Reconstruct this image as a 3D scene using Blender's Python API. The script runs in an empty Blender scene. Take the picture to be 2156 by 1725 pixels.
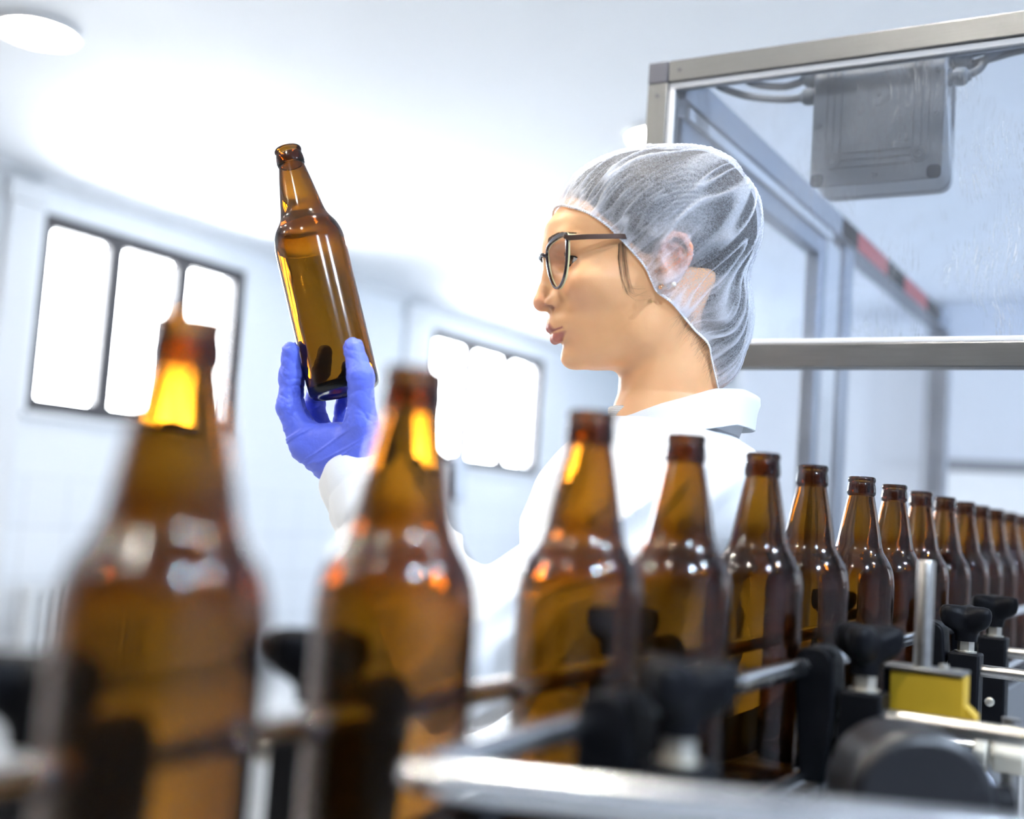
import bpy, bmesh, math, random
import numpy as np
from mathutils import Vector, Matrix

random.seed(7)
rng = np.random.default_rng(11)
SC = bpy.context.scene
COL = SC.collection

# ------------------------------------------------------------------ helpers
class MB:
    """collects shapes, links them as one mesh object"""
    def __init__(self):
        self.v = []; self.f = []; self.m = []
    def add(self, verts, faces, mi=0):
        b = len(self.v)
        self.v.extend([tuple(p) for p in verts])
        self.f.extend([tuple(b + i for i in q) for q in faces])
        self.m.extend([mi] * len(faces))
        return self
    def box(self, lo, hi, mi=0, M=None):
        x0, y0, z0 = lo; x1, y1, z1 = hi
        vs = [Vector(p) for p in ((x0,y0,z0),(x1,y0,z0),(x1,y1,z0),(x0,y1,z0),(x0,y0,z1),(x1,y0,z1),(x1,y1,z1),(x0,y1,z1))]
        if M is not None: vs = [M @ p for p in vs]
        return self.add(vs, [(0,3,2,1),(4,5,6,7),(0,1,5,4),(1,2,6,5),(2,3,7,6),(3,0,4,7)], mi)
    def tube(self, pts, r, n=12, mi=0, caps=True, closed=False):
        P = [Vector(p) for p in pts]; N = len(P)
        rs = r if hasattr(r, '__len__') else [r] * N
        vs = []; fs = []
        up = None
        for i, p in enumerate(P):
            if closed: t = (P[(i+1) % N] - P[i-1])
            else: t = P[min(i+1, N-1)] - P[max(i-1, 0)]
            t.normalize()
            if up is None:
                up = Vector((0,0,1)) if abs(t.z) < .9 else Vector((1,0,0))
            a = up - t * up.dot(t); a.normalize(); b = t.cross(a); up = a
            for k in range(n):
                g = 2*math.pi*k/n
                vs.append(p + (a*math.cos(g) + b*math.sin(g)) * rs[i])
        for i in range(N if closed else N-1):
            j = (i+1) % N
            for k in range(n):
                fs.append((i*n+k, i*n+(k+1) % n, j*n+(k+1) % n, j*n+k))
        if caps and not closed:
            fs.append(tuple(range(n-1, -1, -1))); fs.append(tuple((N-1)*n+k for k in range(n)))
        return self.add(vs, fs, mi)
    def lathe(self, prof, n=32, mi=0, M=None, closed=False):
        """prof: (r, z) list, revolved about z"""
        vs = []; fs = []; N = len(prof)
        for r, z in prof:
            for k in range(n):
                g = 2*math.pi*k/n
                p = Vector((r*math.cos(g), r*math.sin(g), z))
                vs.append(M @ p if M is not None else p)
        for i in range(N if closed else N-1):
            j = (i+1) % N
            for k in range(n):
                fs.append((i*n+k, i*n+(k+1) % n, j*n+(k+1) % n, j*n+k))
        if not closed:
            fs.append(tuple(range(n-1, -1, -1))); fs.append(tuple((N-1)*n+k for k in range(n)))
        return self.add(vs, fs, mi)
    def prism(self, poly, z0, z1, mi=0, M=None):
        n = len(poly)
        vs = [Vector((x, y, z0)) for x, y in poly] + [Vector((x, y, z1)) for x, y in poly]
        if M is not None: vs = [M @ p for p in vs]
        fs = [tuple(range(n-1, -1, -1)), tuple(range(n, 2*n))]
        fs += [(i, (i+1) % n, n+(i+1) % n, n+i) for i in range(n)]
        return self.add(vs, fs, mi)
    def sphere(self, c, r, nu=20, nv=12, mi=0, s=(1,1,1)):
        prof = []
        vs = []; fs = []
        for i in range(1, nv):
            a = math.pi*i/nv
            for k in range(nu):
                g = 2*math.pi*k/nu
                vs.append((c[0]+r*s[0]*math.sin(a)*math.cos(g), c[1]+r*s[1]*math.sin(a)*math.sin(g), c[2]-r*s[2]*math.cos(a)))
        b = len(vs); vs.append((c[0], c[1], c[2]-r*s[2])); vs.append((c[0], c[1], c[2]+r*s[2]))
        for i in range(nv-2):
            for k in range(nu):
                fs.append((i*nu+k, i*nu+(k+1) % nu, (i+1)*nu+(k+1) % nu, (i+1)*nu+k))
        for k in range(nu):
            fs.append((b, (k+1) % nu, k)); fs.append((b+1, (nv-2)*nu+k, (nv-2)*nu+(k+1) % nu))
        return self.add(vs, fs, mi)
    def build(self, name, mats, parent=None, bevel=0, angle=35, smooth=True, loc=None):
        me = bpy.data.meshes.new(name)
        me.from_pydata(self.v, [], self.f)
        if not isinstance(mats, (list, tuple)): mats = [mats]
        for m in mats: me.materials.append(m)
        if len(mats) > 1: me.polygons.foreach_set('material_index', self.m)
        bm = bmesh.new(); bm.from_mesh(me)
        bmesh.ops.recalc_face_normals(bm, faces=bm.faces)
        bm.to_mesh(me); bm.free()
        finish_mesh(me, angle if smooth else None)
        o = bpy.data.objects.new(name, me); COL.objects.link(o)
        if parent is not None: o.parent = parent
        if loc is not None: o.location = loc
        if bevel:
            b = o.modifiers.new('edge', 'BEVEL'); b.width = bevel; b.segments = 2; b.limit_method = 'ANGLE'
            b.angle_limit = math.radians(35)
        return o

def finish_mesh(me, angle):
    me.update()
    if angle is not None:
        me.polygons.foreach_set('use_smooth', [True]*len(me.polygons))
        if angle < 179: me.set_sharp_from_angle(angle=math.radians(angle))
    me.update()

def np_mesh(name, V, Q, mats, parent=None, attrs=None):
    me = bpy.data.meshes.new(name)
    me.from_pydata(V.tolist(), [], Q.tolist())
    if not isinstance(mats, (list, tuple)): mats = [mats]
    for m in mats: me.materials.append(m)
    if attrs:
        for k, a in attrs.items():
            at = me.attributes.new(k, 'FLOAT', 'POINT'); at.data.foreach_set('value', np.asarray(a, dtype=np.float32))
    finish_mesh(me, 180)
    o = bpy.data.objects.new(name, me); COL.objects.link(o)
    if parent is not None: o.parent = parent
    return o

def tag(o, label, cat, group=None):
    o['label'] = label; o['category'] = cat
    if group: o['group'] = group
    return o
def struct(o):
    o['kind'] = 'structure'; return o
def thing(name, label, cat, loc=(0,0,0), group=None):
    o = bpy.data.objects.new(name, None); COL.objects.link(o); o.location = loc
    o.empty_display_size = .02
    return tag(o, label, cat, group)
def dup(root, loc, label, group=None, name=None):
    r = root.copy(); COL.objects.link(r); r.location = loc; r['label'] = label
    if group: r['group'] = group
    for ch in list(root.children):
        c = ch.copy(); COL.objects.link(c); c.parent = r
        for g in list(ch.children):
            d = g.copy(); COL.objects.link(d); d.parent = c
    return r

# ------------------------------------------------------------------ materials
def mat(name, col, rough=.5, metal=0., spec=.5, noise=0., nscale=20., bump=0., bscale=60., coat=0., stretch=None, sss=0., sheen=0.):
    m = bpy.data.materials.new(name); m.use_nodes = True
    nt = m.node_tree; b = nt.nodes['Principled BSDF']
    b.inputs['Base Color'].default_value = (*col, 1); b.inputs['Roughness'].default_value = rough
    b.inputs['Metallic'].default_value = metal; b.inputs['Specular IOR Level'].default_value = spec
    b.inputs['Coat Weight'].default_value = coat
    b.inputs['Sheen Weight'].default_value = sheen
    if sss:
        b.inputs['Subsurface Weight'].default_value = sss; b.inputs['Subsurface Radius'].default_value = (.9, .35, .2); b.inputs['Subsurface Scale'].default_value = .006
    tc = nt.nodes.new('ShaderNodeTexCoord')
    src = tc.outputs['Object']
    if stretch:
        mp = nt.nodes.new('ShaderNodeMapping'); mp.inputs['Scale'].default_value = stretch
        nt.links.new(src, mp.inputs['Vector']); src = mp.outputs['Vector']
    if noise:
        n = nt.nodes.new('ShaderNodeTexNoise'); n.inputs['Scale'].default_value = nscale; n.inputs['Detail'].default_value = 5
        nt.links.new(src, n.inputs['Vector'])
        mx = nt.nodes.new('ShaderNodeMix'); mx.data_type = 'RGBA'
        mx.inputs[6].default_value = (*[c*(1-noise) for c in col], 1); mx.inputs[7].default_value = (*[min(1, c*(1+noise)) for c in col], 1)
        nt.links.new(n.outputs['Fac'], mx.inputs[0]); nt.links.new(mx.outputs[2], b.inputs['Base Color'])
        mr = nt.nodes.new('ShaderNodeMapRange'); mr.inputs['To Min'].default_value = max(0, rough-.1); mr.inputs['To Max'].default_value = min(1, rough+.15)
        nt.links.new(n.outputs['Fac'], mr.inputs['Value']); nt.links.new(mr.outputs['Result'], b.inputs['Roughness'])
    if bump:
        n2 = nt.nodes.new('ShaderNodeTexNoise'); n2.inputs['Scale'].default_value = bscale; n2.inputs['Detail'].default_value = 4
        nt.links.new(src, n2.inputs['Vector'])
        bp = nt.nodes.new('ShaderNodeBump'); bp.inputs['Strength'].default_value = bump; bp.inputs['Distance'].default_value = .002
        nt.links.new(n2.outputs['Fac'], bp.inputs['Height']); nt.links.new(bp.outputs['Normal'], b.inputs['Normal'])
    return m
def emit(name, col, s):
    m = bpy.data.materials.new(name); m.use_nodes = True; nt = m.node_tree
    nt.nodes.remove(nt.nodes['Principled BSDF'])
    e = nt.nodes.new('ShaderNodeEmission'); e.inputs[0].default_value = (*col, 1); e.inputs[1].default_value = s
    nt.links.new(e.outputs[0], nt.nodes['Material Output'].inputs[0])
    return m

M = {}
M['wall'] = mat('wall_paint', (.80,.82,.85), .6, noise=.02, nscale=3)
M['ceil'] = mat('ceiling_paint', (.84,.86,.89), .7, noise=.015, nscale=2)
M['floor'] = mat('floor_epoxy', (.40,.41,.42), .35, noise=.06, nscale=4)
M['trimw'] = mat('trim_paint', (.74,.75,.77), .5)
M['winframe'] = mat('window_metal', (.07,.065,.07), .45, noise=.1)
M['radiator'] = mat('radiator_enamel', (.66,.68,.7), .4)
M['steel'] = mat('brushed_steel', (.21,.212,.215), .36, 1., noise=.14, nscale=9, stretch=(2,60,60))
M['steelz'] = mat('brushed_steel_upright', (.21,.212,.215), .36, 1., noise=.14, nscale=9, stretch=(60,60,2))
M['rod'] = mat('polished_steel_rod', (.74,.75,.77), .2, 1., noise=.08, nscale=40)
M['rodworn'] = mat('worn_steel_rod', (.40,.385,.36), .3, 1., noise=.3, nscale=160)
M['black'] = mat('black_plastic', (.004,.0043,.0058), .42, spec=.09, noise=.2, nscale=80, bump=.08, bscale=300)
M['blackgloss'] = mat('glossy_black_plastic', (.006,.006,.008), .38, spec=.5)
M['blackmat'] = mat('black_rubber', (.008,.008,.010), .6, spec=.12)
M['nut'] = mat('zinc_nut', (.66,.63,.55), .35, 1., noise=.12, nscale=120)
M['cream'] = mat('cream_plastic', (.62,.58,.48), .45, noise=.08)
M['belt'] = mat('belt_plastic', (.03,.032,.036), .4, noise=.15)
M['frame'] = mat('conveyor_steel', (.30,.31,.33), .35, .9, noise=.15, nscale=12)
M['guardgrey'] = mat('dark_grey_guard', (.03,.032,.036), .5, spec=.18, noise=.1)
M['yellow'] = mat('mustard_yellow_paint', (.48,.30,.012), .5, noise=.08, nscale=60)
M['green'] = mat('green_sticker', (.01,.33,.22), .5)
M['hose'] = mat('grey_blue_hose', (.42,.46,.54), .4, noise=.06)
M['cable'] = mat('grey_cable', (.16,.17,.19), .5)
M['gland'] = mat('gland_nylon', (.16,.18,.21), .5)
M['jbox'] = mat('junction_box_plastic', (.50,.50,.50), .45, noise=.04, nscale=30)
M['jboxdark'] = mat('junction_box_recess', (.10,.10,.12), .5)
M['gasket'] = mat('gasket_profile', (.66,.67,.69), .4)
M['red'] = mat('red_tape', (.55,.03,.03), .4)
M['blueframe'] = mat('guard_profile_grey', (.33,.36,.42), .35, .7, noise=.1)
M['cabinet'] = mat('pale_cabinet', (.62,.66,.74), .4, noise=.03)
M['cabdark'] = mat('cabinet_rail', (.22,.23,.26), .4)
M['rim'] = mat('lamp_rim', (.8,.81,.83), .4)
# ------------------------------------------------------------------ camera
F_PX = 2487.0
cam_d = bpy.data.cameras.new('camera'); cam = bpy.data.objects.new('camera', cam_d); COL.objects.link(cam)
R_CAM = Matrix(((.86104,-.01653,.50828),(.50373,-.10943,-.85690),(.06979,.99386,-.08590)))
CAM = Vector((0, 0, 1.183))
cam.matrix_world = Matrix.Translation(CAM) @ R_CAM.to_4x4()
cam_d.sensor_fit = 'HORIZONTAL'; cam_d.sensor_width = 30.0; cam_d.lens = 30.0*F_PX/2156
cam_d.dof.use_dof = True; cam_d.dof.focus_distance = 1.22; cam_d.dof.aperture_fstop = 2.1
cam_d.clip_start = .02
SC.camera = cam
EX, EY, EZ = (Vector(R_CAM.col[i]) for i in range(3))
def at(px, py, depth):
    """world point seen at photo pixel (px, py) at this distance along the view axis"""
    return CAM + (EX*((px-1078)/F_PX) - EY*((py-862.5)/F_PX) - EZ) * depth

# ------------------------------------------------------------------ light
SC.view_settings.view_transform = 'Standard'; SC.view_settings.look = 'None'
SC.view_settings.gamma = 1; SC.view_settings.use_curve_mapping = False
SC.view_settings.exposure = 0.44
SC.cycles.use_denoising = True
SC.cycles.caustics_refractive = False; SC.cycles.caustics_reflective = False
SC.cycles.max_bounces = 20; SC.cycles.transmission_bounces = 20; SC.cycles.transparent_max_bounces = 24
SC.cycles.diffuse_bounces = 4; SC.cycles.glossy_bounces = 6
SC.cycles.sample_clamp_indirect = 300
w = bpy.data.worlds.new('sky'); SC.world = w; w.use_nodes = True
nt = w.node_tree; bg = nt.nodes['Background']
tc = nt.nodes.new('ShaderNodeTexCoord')
dp = nt.nodes.new('ShaderNodeVectorMath'); dp.operation = 'DOT_PRODUCT'
dv = Vector((-1, .15, .25)).normalized(); dp.inputs[1].default_value = dv
nt.links.new(tc.outputs['Generated'], dp.inputs[0])
mr = nt.nodes.new('ShaderNodeValToRGB'); cr_ = mr.color_ramp          # bright overcast: strongest on the window side
ma = nt.nodes.new('ShaderNodeMath'); ma.operation = 'MULTIPLY_ADD'; ma.inputs[1].default_value = .5; ma.inputs[2].default_value = .5
nt.links.new(dp.outputs['Value'], ma.inputs[0]); nt.links.new(ma.outputs[0], mr.inputs[0])
def sky(p, c, s):
    e = cr_.elements.new(p); e.color = (c[0]*s/25, c[1]*s/25, c[2]*s/25, 1)
cr_.elements[0].position = 0; cr_.elements[0].color = (.62*.4, .80*.4, .4, 1)
cr_.elements[1].position = 1; cr_.elements[1].color = (.93, .97, 1, 1)
sky(.12, (.72,.86,1), 3); sky(.36, (.9,.95,1), .8); sky(.6, (.9,.95,1), .8); sky(.78, (.92,.96,1), 18)
nt.links.new(mr.outputs['Color'], bg.inputs['Color'])
bg.inputs['Strength'].default_value = 44
def portal(loc, nrm, sx, sy):
    ld = bpy.data.lights.new('window_portal', 'AREA'); ld.shape = 'RECTANGLE'; ld.size = sx; ld.size_y = sy; ld.cycles.is_portal = True
    lo = bpy.data.objects.new('window_portal', ld); COL.objects.link(lo); lo.location = loc
    lo.rotation_euler = Vector(nrm).to_track_quat('-Z', 'Z').to_euler(); return lo

# ------------------------------------------------------------------ room
XL, XR, YB, YF, ZC = -5.9, 3.2, -3.0, 12.6, 2.95
struct(MB().box((XL-.25, YB, -.1), (XR+.2, YF+.2, 0)).build('floor', M['floor']))
struct(MB().box((XL-.25, YB, ZC), (XR+.2, YF+.2, ZC+.15)).build('ceiling', M['ceil']))
WINS = [(4.44, 6.14), (8.50, 10.56)]; WZ0, WZ1 = 1.57, 2.745
wl = MB()
y = YB
for a, b in WINS:
    wl.box((XL-.25, y, 0), (XL, a, ZC)); wl.box((XL-.25, a, 0), (XL, b, WZ0)); wl.box((XL-.25, a, WZ1), (XL, b, ZC)); y = b
wl.box((XL-.25, y, 0), (XL, YF, ZC))
# white paint above, glazed tile below: tile grid drawn by a brick texture under 1.2 m
mw = M['wall']; nt = mw.node_tree; pb = nt.nodes['Principled BSDF']
wallm = M['wall'].copy(); wallm.name = 'wall_paint_and_tile'
nt = wallm.node_tree; pb = nt.nodes['Principled BSDF']
tcn = nt.nodes.new('ShaderNodeTexCoord'); sep = nt.nodes.new('ShaderNodeSeparateXYZ'); nt.links.new(tcn.outputs['Object'], sep.inputs[0])
cmb = nt.nodes.new('ShaderNodeCombineXYZ'); nt.links.new(sep.outputs['Y'], cmb.inputs[0]); nt.links.new(sep.outputs['Z'], cmb.inputs[1])
br = nt.nodes.new('ShaderNodeTexBrick'); br.offset = 0; br.inputs['Scale'].default_value = 1
br.inputs['Brick Width'].default_value = .3; br.inputs['Row Height'].default_value = .3; br.inputs['Mortar Size'].default_value = .006
br.inputs['Color1'].default_value = (.80,.82,.85,1); br.inputs['Color2'].default_value = (.78,.80,.84,1); br.inputs['Mortar'].default_value = (.66,.68,.71,1)
nt.links.new(cmb.outputs[0], br.inputs['Vector'])
lt = nt.nodes.new('ShaderNodeMath'); lt.operation = 'LESS_THAN'; lt.inputs[1].default_value = 1.2; nt.links.new(sep.outputs['Z'], lt.inputs[0])
mx = nt.nodes.new('ShaderNodeMix'); mx.data_type = 'RGBA'; mx.inputs[6].default_value = (.80,.82,.85,1)
nt.links.new(lt.outputs[0], mx.inputs[0]); nt.links.new(br.outputs['Color'], mx.inputs[7]); nt.links.new(mx.outputs[2], pb.inputs['Base Color'])
struct(wl.build('wall_left', wallm, smooth=False))
struct(MB().box((XL-.25, YF, 0), (XR+.2, YF+.2, ZC)).build('wall_far', M['wall'], smooth=False))
M['rightwall'] = mat('right_wall_paint', (.28,.30,.35), .6, noise=.05, nscale=3)
# right wall with a run of high windows out of frame
wr = MB(); RW = [(4.6, 6.4), (7.2, 9.2), (9.8, 11.8)]
y = YB
for a, b in RW:
    wr.box((XR, y, 0), (XR+.2, a, ZC)); wr.box((XR, a, 0), (XR+.2, b, 1.5)); wr.box((XR, a, 2.7), (XR+.2, b, ZC)); y = b
wr.box((XR, y, 0), (XR+.2, YF, ZC))
struct(wr.build('wall_right', M['rightwall'], smooth=False))
M['backwall'] = mat('back_wall_paint', (.07,.075,.085), .6, noise=.1, nscale=2)
struct(MB().box((XL-.25, YB-.2, 0), (XR+.2, YB, ZC)).build('wall_back', M['backwall'], smooth=False))
# thin window glass: lets the daylight through
gl = bpy.data.materials.new('window_glass'); gl.use_nodes = True; nt = gl.node_tree; nt.nodes.remove(nt.nodes['Principled BSDF'])
tr = nt.nodes.new('ShaderNodeBsdfTransparent'); gs = nt.nodes.new('ShaderNodeBsdfGlossy'); gs.inputs['Roughness'].default_value = .02
ms = nt.nodes.new('ShaderNodeMixShader'); ms.inputs[0].default_value = .06
nt.links.new(tr.outputs[0], ms.inputs[1]); nt.links.new(gs.outputs[0], ms.inputs[2]); nt.links.new(ms.outputs[0], nt.nodes['Material Output'].inputs[0])
M['winglass'] = gl
for i, (a, b) in enumerate(WINS):
    x0, x1 = XL-.10, XL-.02
    fw = .085
    m = MB()
    m.box((x0, a, WZ0), (x1, a+fw, WZ1)).box((x0, b-fw, WZ0), (x1, b, WZ1)).box((x0, a+fw, WZ0), (x1, b-fw, WZ0+fw)).box((x0, a+fw, WZ1-fw), (x1, b-fw, WZ1))
    n = 3
    for k in range(1, n):
        yc = a + (b-a)*k/n
        m.box((x0, yc-.06, WZ0+fw), (x1, yc+.06, WZ1-fw))
    fr = struct(m.build('window_%d' % (i+1), M['winframe'], bevel=.006))
    for k in range(n):
        ya = a + (b-a)*k/n + (fw if k == 0 else .06); yb = a + (b-a)*(k+1)/n - (fw if k == n-1 else .06)
        MB().box((XL-.065, ya, WZ0+fw), (XL-.059, yb, WZ1-fw)).build('pane', M['winglass'], fr)
    MB().box((XL-.02, a-.03, WZ0-.04), (XL+.03, b+.03, WZ0)).build('sill', M['trimw'], fr, bevel=.004)
for a, b in WINS: portal((XL-.12, (a+b)/2, (WZ0+WZ1)/2), (1,0,0), b-a, WZ1-WZ0)
for a, b in RW: portal((XR+.1, (a+b)/2, 2.1), (-1,0,0), b-a, 1.2)
# cornice, pilasters
m = MB(); m.prism([(0,0),(.06,0),(.045,-.03),(.02,-.05),(0,-.07)], YB, YF, M=Matrix(((1,0,0,XL),(0,0,1,0),(0,1,0,ZC),(0,0,0,1))))
struct(m.build('trim_1', M['trimw'], smooth=False))
for k, yy in enumerate((4.17, 8.06)):
    m = MB().box((XL, yy, 0), (XL+.05, yy+.2, ZC-.07)); m.box((XL, yy-.03, ZC-.2), (XL+.07, yy+.23, ZC-.07))
    struct(m.build('trim_%d' % (k+2), M['trimw'], bevel=.005))
# radiator under the first window
rad = thing('radiator', 'white column radiator low on the wall under the near window', 'radiator', (XL+.10, 4.45, .1))
for k in range(10):
    m = MB(); yy = k*.09
    m.box((0, yy, .0), (.10, yy+.055, .48)); m.build('radiator_section', M['radiator'], rad, bevel=.015)
m = MB(); m.tube([(.05, -.02, .04), (.05, .92, .04)], .018).tube([(.05, -.02, .44), (.05, .92, .44)], .018)
m.tube([(.05, .03, .0), (.05, .03, -.1)], .015).tube([(.05, .87, .0), (.05, .87, -.1)], .015)
m.build('pipe', M['radiator'], rad)
# slim grey cabinet on the far wall part
sb = thing('switch_box', 'slim grey switch box on the wall below the far window', 'switch box', (XL, 8.86, 1.25))
MB().box((0, 0, 0), (.09, .2, .42)).build('housing', M['cabdark'], sb, bevel=.008)
MB().box((.09, .01, .01), (.098, .19, .41)).build('door', M['cabinet'], sb, bevel=.004)
# cabinets by the far end, seen through the guard
cb = thing('storage_cabinet', 'tall pale blue-grey cabinet behind the bottle row at the far end', 'cabinet', (-3.3, 9.2, 0))
MB().box((0, 0, .08), (1.5, .6, 2.7)).build('body', M['cabinet'], cb, bevel=.01)
MB().box((.02, .05, 0), (1.48, .58, .08)).build('plinth', M['cabdark'], cb)
for k in range(2):
    d = MB().box((.02+.74*k, -.02, .12), (.74+.74*k, 0, 2.66)).build('door', M['cabinet'], cb, bevel=.004)
    MB().tube([(.68+.14*k, -.04, 1.2), (.68+.14*k, -.04, 1.5)], .01).build('handle', M['rod'], d)
pc = thing('partition_screen', 'pale glazed partition with a grey middle rail, right of the guard posts', 'partition', (-1.75, 9.0, 0))
for xx in (0, 2.6): MB().box((xx-.05, -.05, 0), (xx+.05, .05, 2.93)).build('post', M['blueframe'], pc)
MB().box((.05, -.03, 1.70), (2.55, .03, 1.78)).build('rail', M['cabdark'], pc)
MB().box((.05, -.015, 0.05), (2.55, .015, 1.70)).build('lower_panel', M['wall'], pc)
MB().box((.05, -.015, 1.78), (2.55, .015, 2.93)).build('upper_panel', M['cabinet'], pc)
# ceiling lamps
M['lampw'] = emit('lamp_diffuser', (1, .94, .85), 60)
M['spotw'] = emit('spot_diffuser', (1, .93, .82), 2400)
M['spotc'] = emit('spot_diffuser_cool', (.66, .80, 1), 4200)
M['lampc'] = emit('lamp_diffuser_cool', (.72, .84, 1), 80)
def ceiling_lamp(x, y, label, dm, r=.145, nm='round ceiling lamps'):
    t = thing('ceiling_lamp', label, 'lamp', (x, y, ZC), nm)
    MB().lathe([(r+.01, 0), (r+.02, -.012), (r+.015, -.028), (r, -.030), (r-.005, -.020), (.0005, -.020)], 40).build('lamp_rim', M['rim'], t)
    MB().lathe([(r-.005, -.021), (r*.7, -.027), (.0005, -.029)], 40).build('diffuser', dm, t)
    return t
ceiling_lamp(-4.0, 2.885, 'round flush ceiling lamp at the upper left of the ceiling', M['lampw'])
ceiling_lamp(-2.18, 4.83, 'round ceiling lamp just left of the steel guard corner', M['lampw'])
for x, y, nm, dm in ((-4.0, .9, 'over the room by the nearest window', 'spotw'), (-2.3, .9, 'over the gap between window wall and conveyor', 'spotw'), (-4.0, -1.1, 'in the back corner by the window wall', 'spotw'),
        (-3.1, -.1, 'between the near rows by the window wall', 'spotw'), (-3.7, -2.2, 'in the far back corner by the dark wall', 'spotw'),
        (-2.3, -1.1, 'behind the camera, second from the window wall', 'spotw'), (-.6, -1.1, 'straight behind the camera', 'spotw'), (-.6, .9, 'over the conveyor and the woman', 'spotw'),
        (1.6, 1.0, 'of cool tint, right of the conveyor', 'spotc'), (1.6, -.5, 'of cool tint, behind the camera on the right', 'spotc')):
    ceiling_lamp(x, y, 'small ceiling spot ' + nm, M[dm], .036 if dm == 'spotw' else .05, 'small ceiling spots')
# ------------------------------------------------------------------ bottles
ag = bpy.data.materials.new('amber_glass'); ag.use_nodes = True; nt = ag.node_tree
nt.nodes.remove(nt.nodes['Principled BSDF'])
g = nt.nodes.new('ShaderNodeBsdfRefraction'); g.inputs['IOR'].default_value = 1.5; g.inputs['Roughness'].default_value = 0.0
tc = nt.nodes.new('ShaderNodeTexCoord'); n = nt.nodes.new('ShaderNodeTexNoise'); n.inputs['Scale'].default_value = 28
mp = nt.nodes.new('ShaderNodeMapping'); mp.inputs['Scale'].default_value = (1.4, 1.4, .35)
nt.links.new(tc.outputs['Object'], mp.inputs[0]); nt.links.new(mp.outputs[0], n.inputs['Vector'])
nt.links.new(tc.outputs['Object'], mp.inputs[0])
bp = nt.nodes.new('ShaderNodeBump'); bp.inputs['Strength'].default_value = .35; bp.inputs['Distance'].default_value = .0016
nt.links.new(n.outputs['Fac'], bp.inputs['Height']); nt.links.new(bp.outputs['Normal'], g.inputs['Normal'])
fz = nt.nodes.new('ShaderNodeFresnel'); fz.inputs['IOR'].default_value = 1.5
gz = nt.nodes.new('ShaderNodeBsdfGlossy'); gz.inputs['Roughness'].default_value = .11
mz = nt.nodes.new('ShaderNodeMixShader')
nt.links.new(fz.outputs[0], mz.inputs[0]); nt.links.new(g.outputs[0], mz.inputs[1]); nt.links.new(gz.outputs[0], mz.inputs[2])
nt.links.new(mz.outputs[0], nt.nodes['Material Output'].inputs['Surface'])
# brown glass: the colour comes from light taken up along the path inside the wall
va = nt.nodes.new('ShaderNodeVolumeAbsorption'); va.inputs['Density'].default_value = 1480; va.inputs['Color'].default_value = (.738, .565, .04, 1)
nt.links.new(va.outputs[0], nt.nodes['Material Output'].inputs['Volume'])
g.inputs['Color'].default_value = (1, 1, 1, 1)
M['amber'] = ag

def cr(pts, n=6):
    """Catmull-Rom through (r, z) points"""
    P = [pts[0]] + list(pts) + [pts[-1]]; out = []
    for i in range(1, len(P)-2):
        a, b, c, d = (np.array(P[i+k], float) for k in (-1, 0, 1, 2))
        for t in np.linspace(0, 1, n, endpoint=False):
            out.append(tuple(.5*((2*b) + (c-a)*t + (2*a-5*b+4*c-d)*t*t + (3*b-a-3*c+d)*t**3)))
    out.append(tuple(pts[-1])); return out
BH = .2605
outer = [(.0005,.004),(.020,.0035),(.0285,.0005),(.0322,.0),(.0345,.0018),(.0356,.005),(.0360,.012),(.0360,.06),(.0360,.11),(.0360,.148),(.0357,.156),(.0344,.165),(.0315,.1735),(.0275,.180),(.0242,.186),(.0222,.193),(.0200,.205),(.0163,.225),(.0130,.2415)]
lip = [(.0130,.2415),(.0139,.2422),(.0143,.2440),(.0142,.2475),(.0136,.2520),(.0131,.2540),(.0133,.2552),(.0138,.2565),(.0138,.2580),(.0133,.2595),(.0122,.2605),(.0110,.2600),(.0104,.2585)]
inner = [(.0104,.2585),(.0103,.2510),(.0110,.2415),(.0144,.225),(.0181,.205),(.0197,.193),(.0218,.186),(.0252,.179),(.0294,.1709),(.0323,.1636),(.0338,.155),(.0341,.148),(.0342,.11),(.0342,.06),(.0341,.014),(.0318,.009),(.027,.0068),(.018,.0078),(.0005,.0095)]
bottle_prof = cr(outer, 10)[:-1] + cr(lip, 6)[:-1] + cr(inner, 8)
def bottle_mesh():
    mb = MB(); mb.lathe(bottle_prof, 112)
    return mb
b0 = bottle_mesh().build('beer_bottle', M['amber'], angle=180)
BX, BZ = -.306, .983
BY = [.293,.4285,.606,.751,.913,1.056,1.2287,1.373,1.5295,1.679,1.829,1.978,2.127,2.28,2.432]
BL = ['nearest amber beer bottle of the row, large and blurred at the left',
 'second amber bottle from the camera, in front of the raised white sleeve',
 'third amber bottle from the camera, before the white coat front',
 'fourth amber bottle from the camera, standing below the coat collar',
 'fifth amber bottle from the camera, before the coat shoulder',
 'sixth amber bottle from the camera, first one clear of the white coat',
 'sharpest amber bottle, seventh in the row, left of the upright steel rod',
 'eighth amber bottle of the row, partly behind the upright steel rod',
 'ninth amber bottle of the row, just right of the upright steel rod',
 'tenth amber bottle, behind the front star knob',
 'eleventh amber bottle from the camera, above the pair of star knobs',
 'twelfth amber bottle from the camera, fourth from the far end',
 'thirteenth amber bottle from the camera, third from the far end',
 'fourteenth amber bottle from the camera, last but one in the far row',
 'farthest amber bottle of the row, at the right edge of the picture']
for i, (y, lb) in enumerate(zip(BY, BL)):
    o = b0 if i == 0 else b0.copy()
    if i: COL.objects.link(o)
    o.location = (BX + (0 if i < 5 else .0012*math.sin(i*2.1)), y, BZ); o.rotation_euler = (0, 0, i*1.37)
    tag(o, lb, 'bottle', 'amber bottles in a row on the conveyor')
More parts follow.
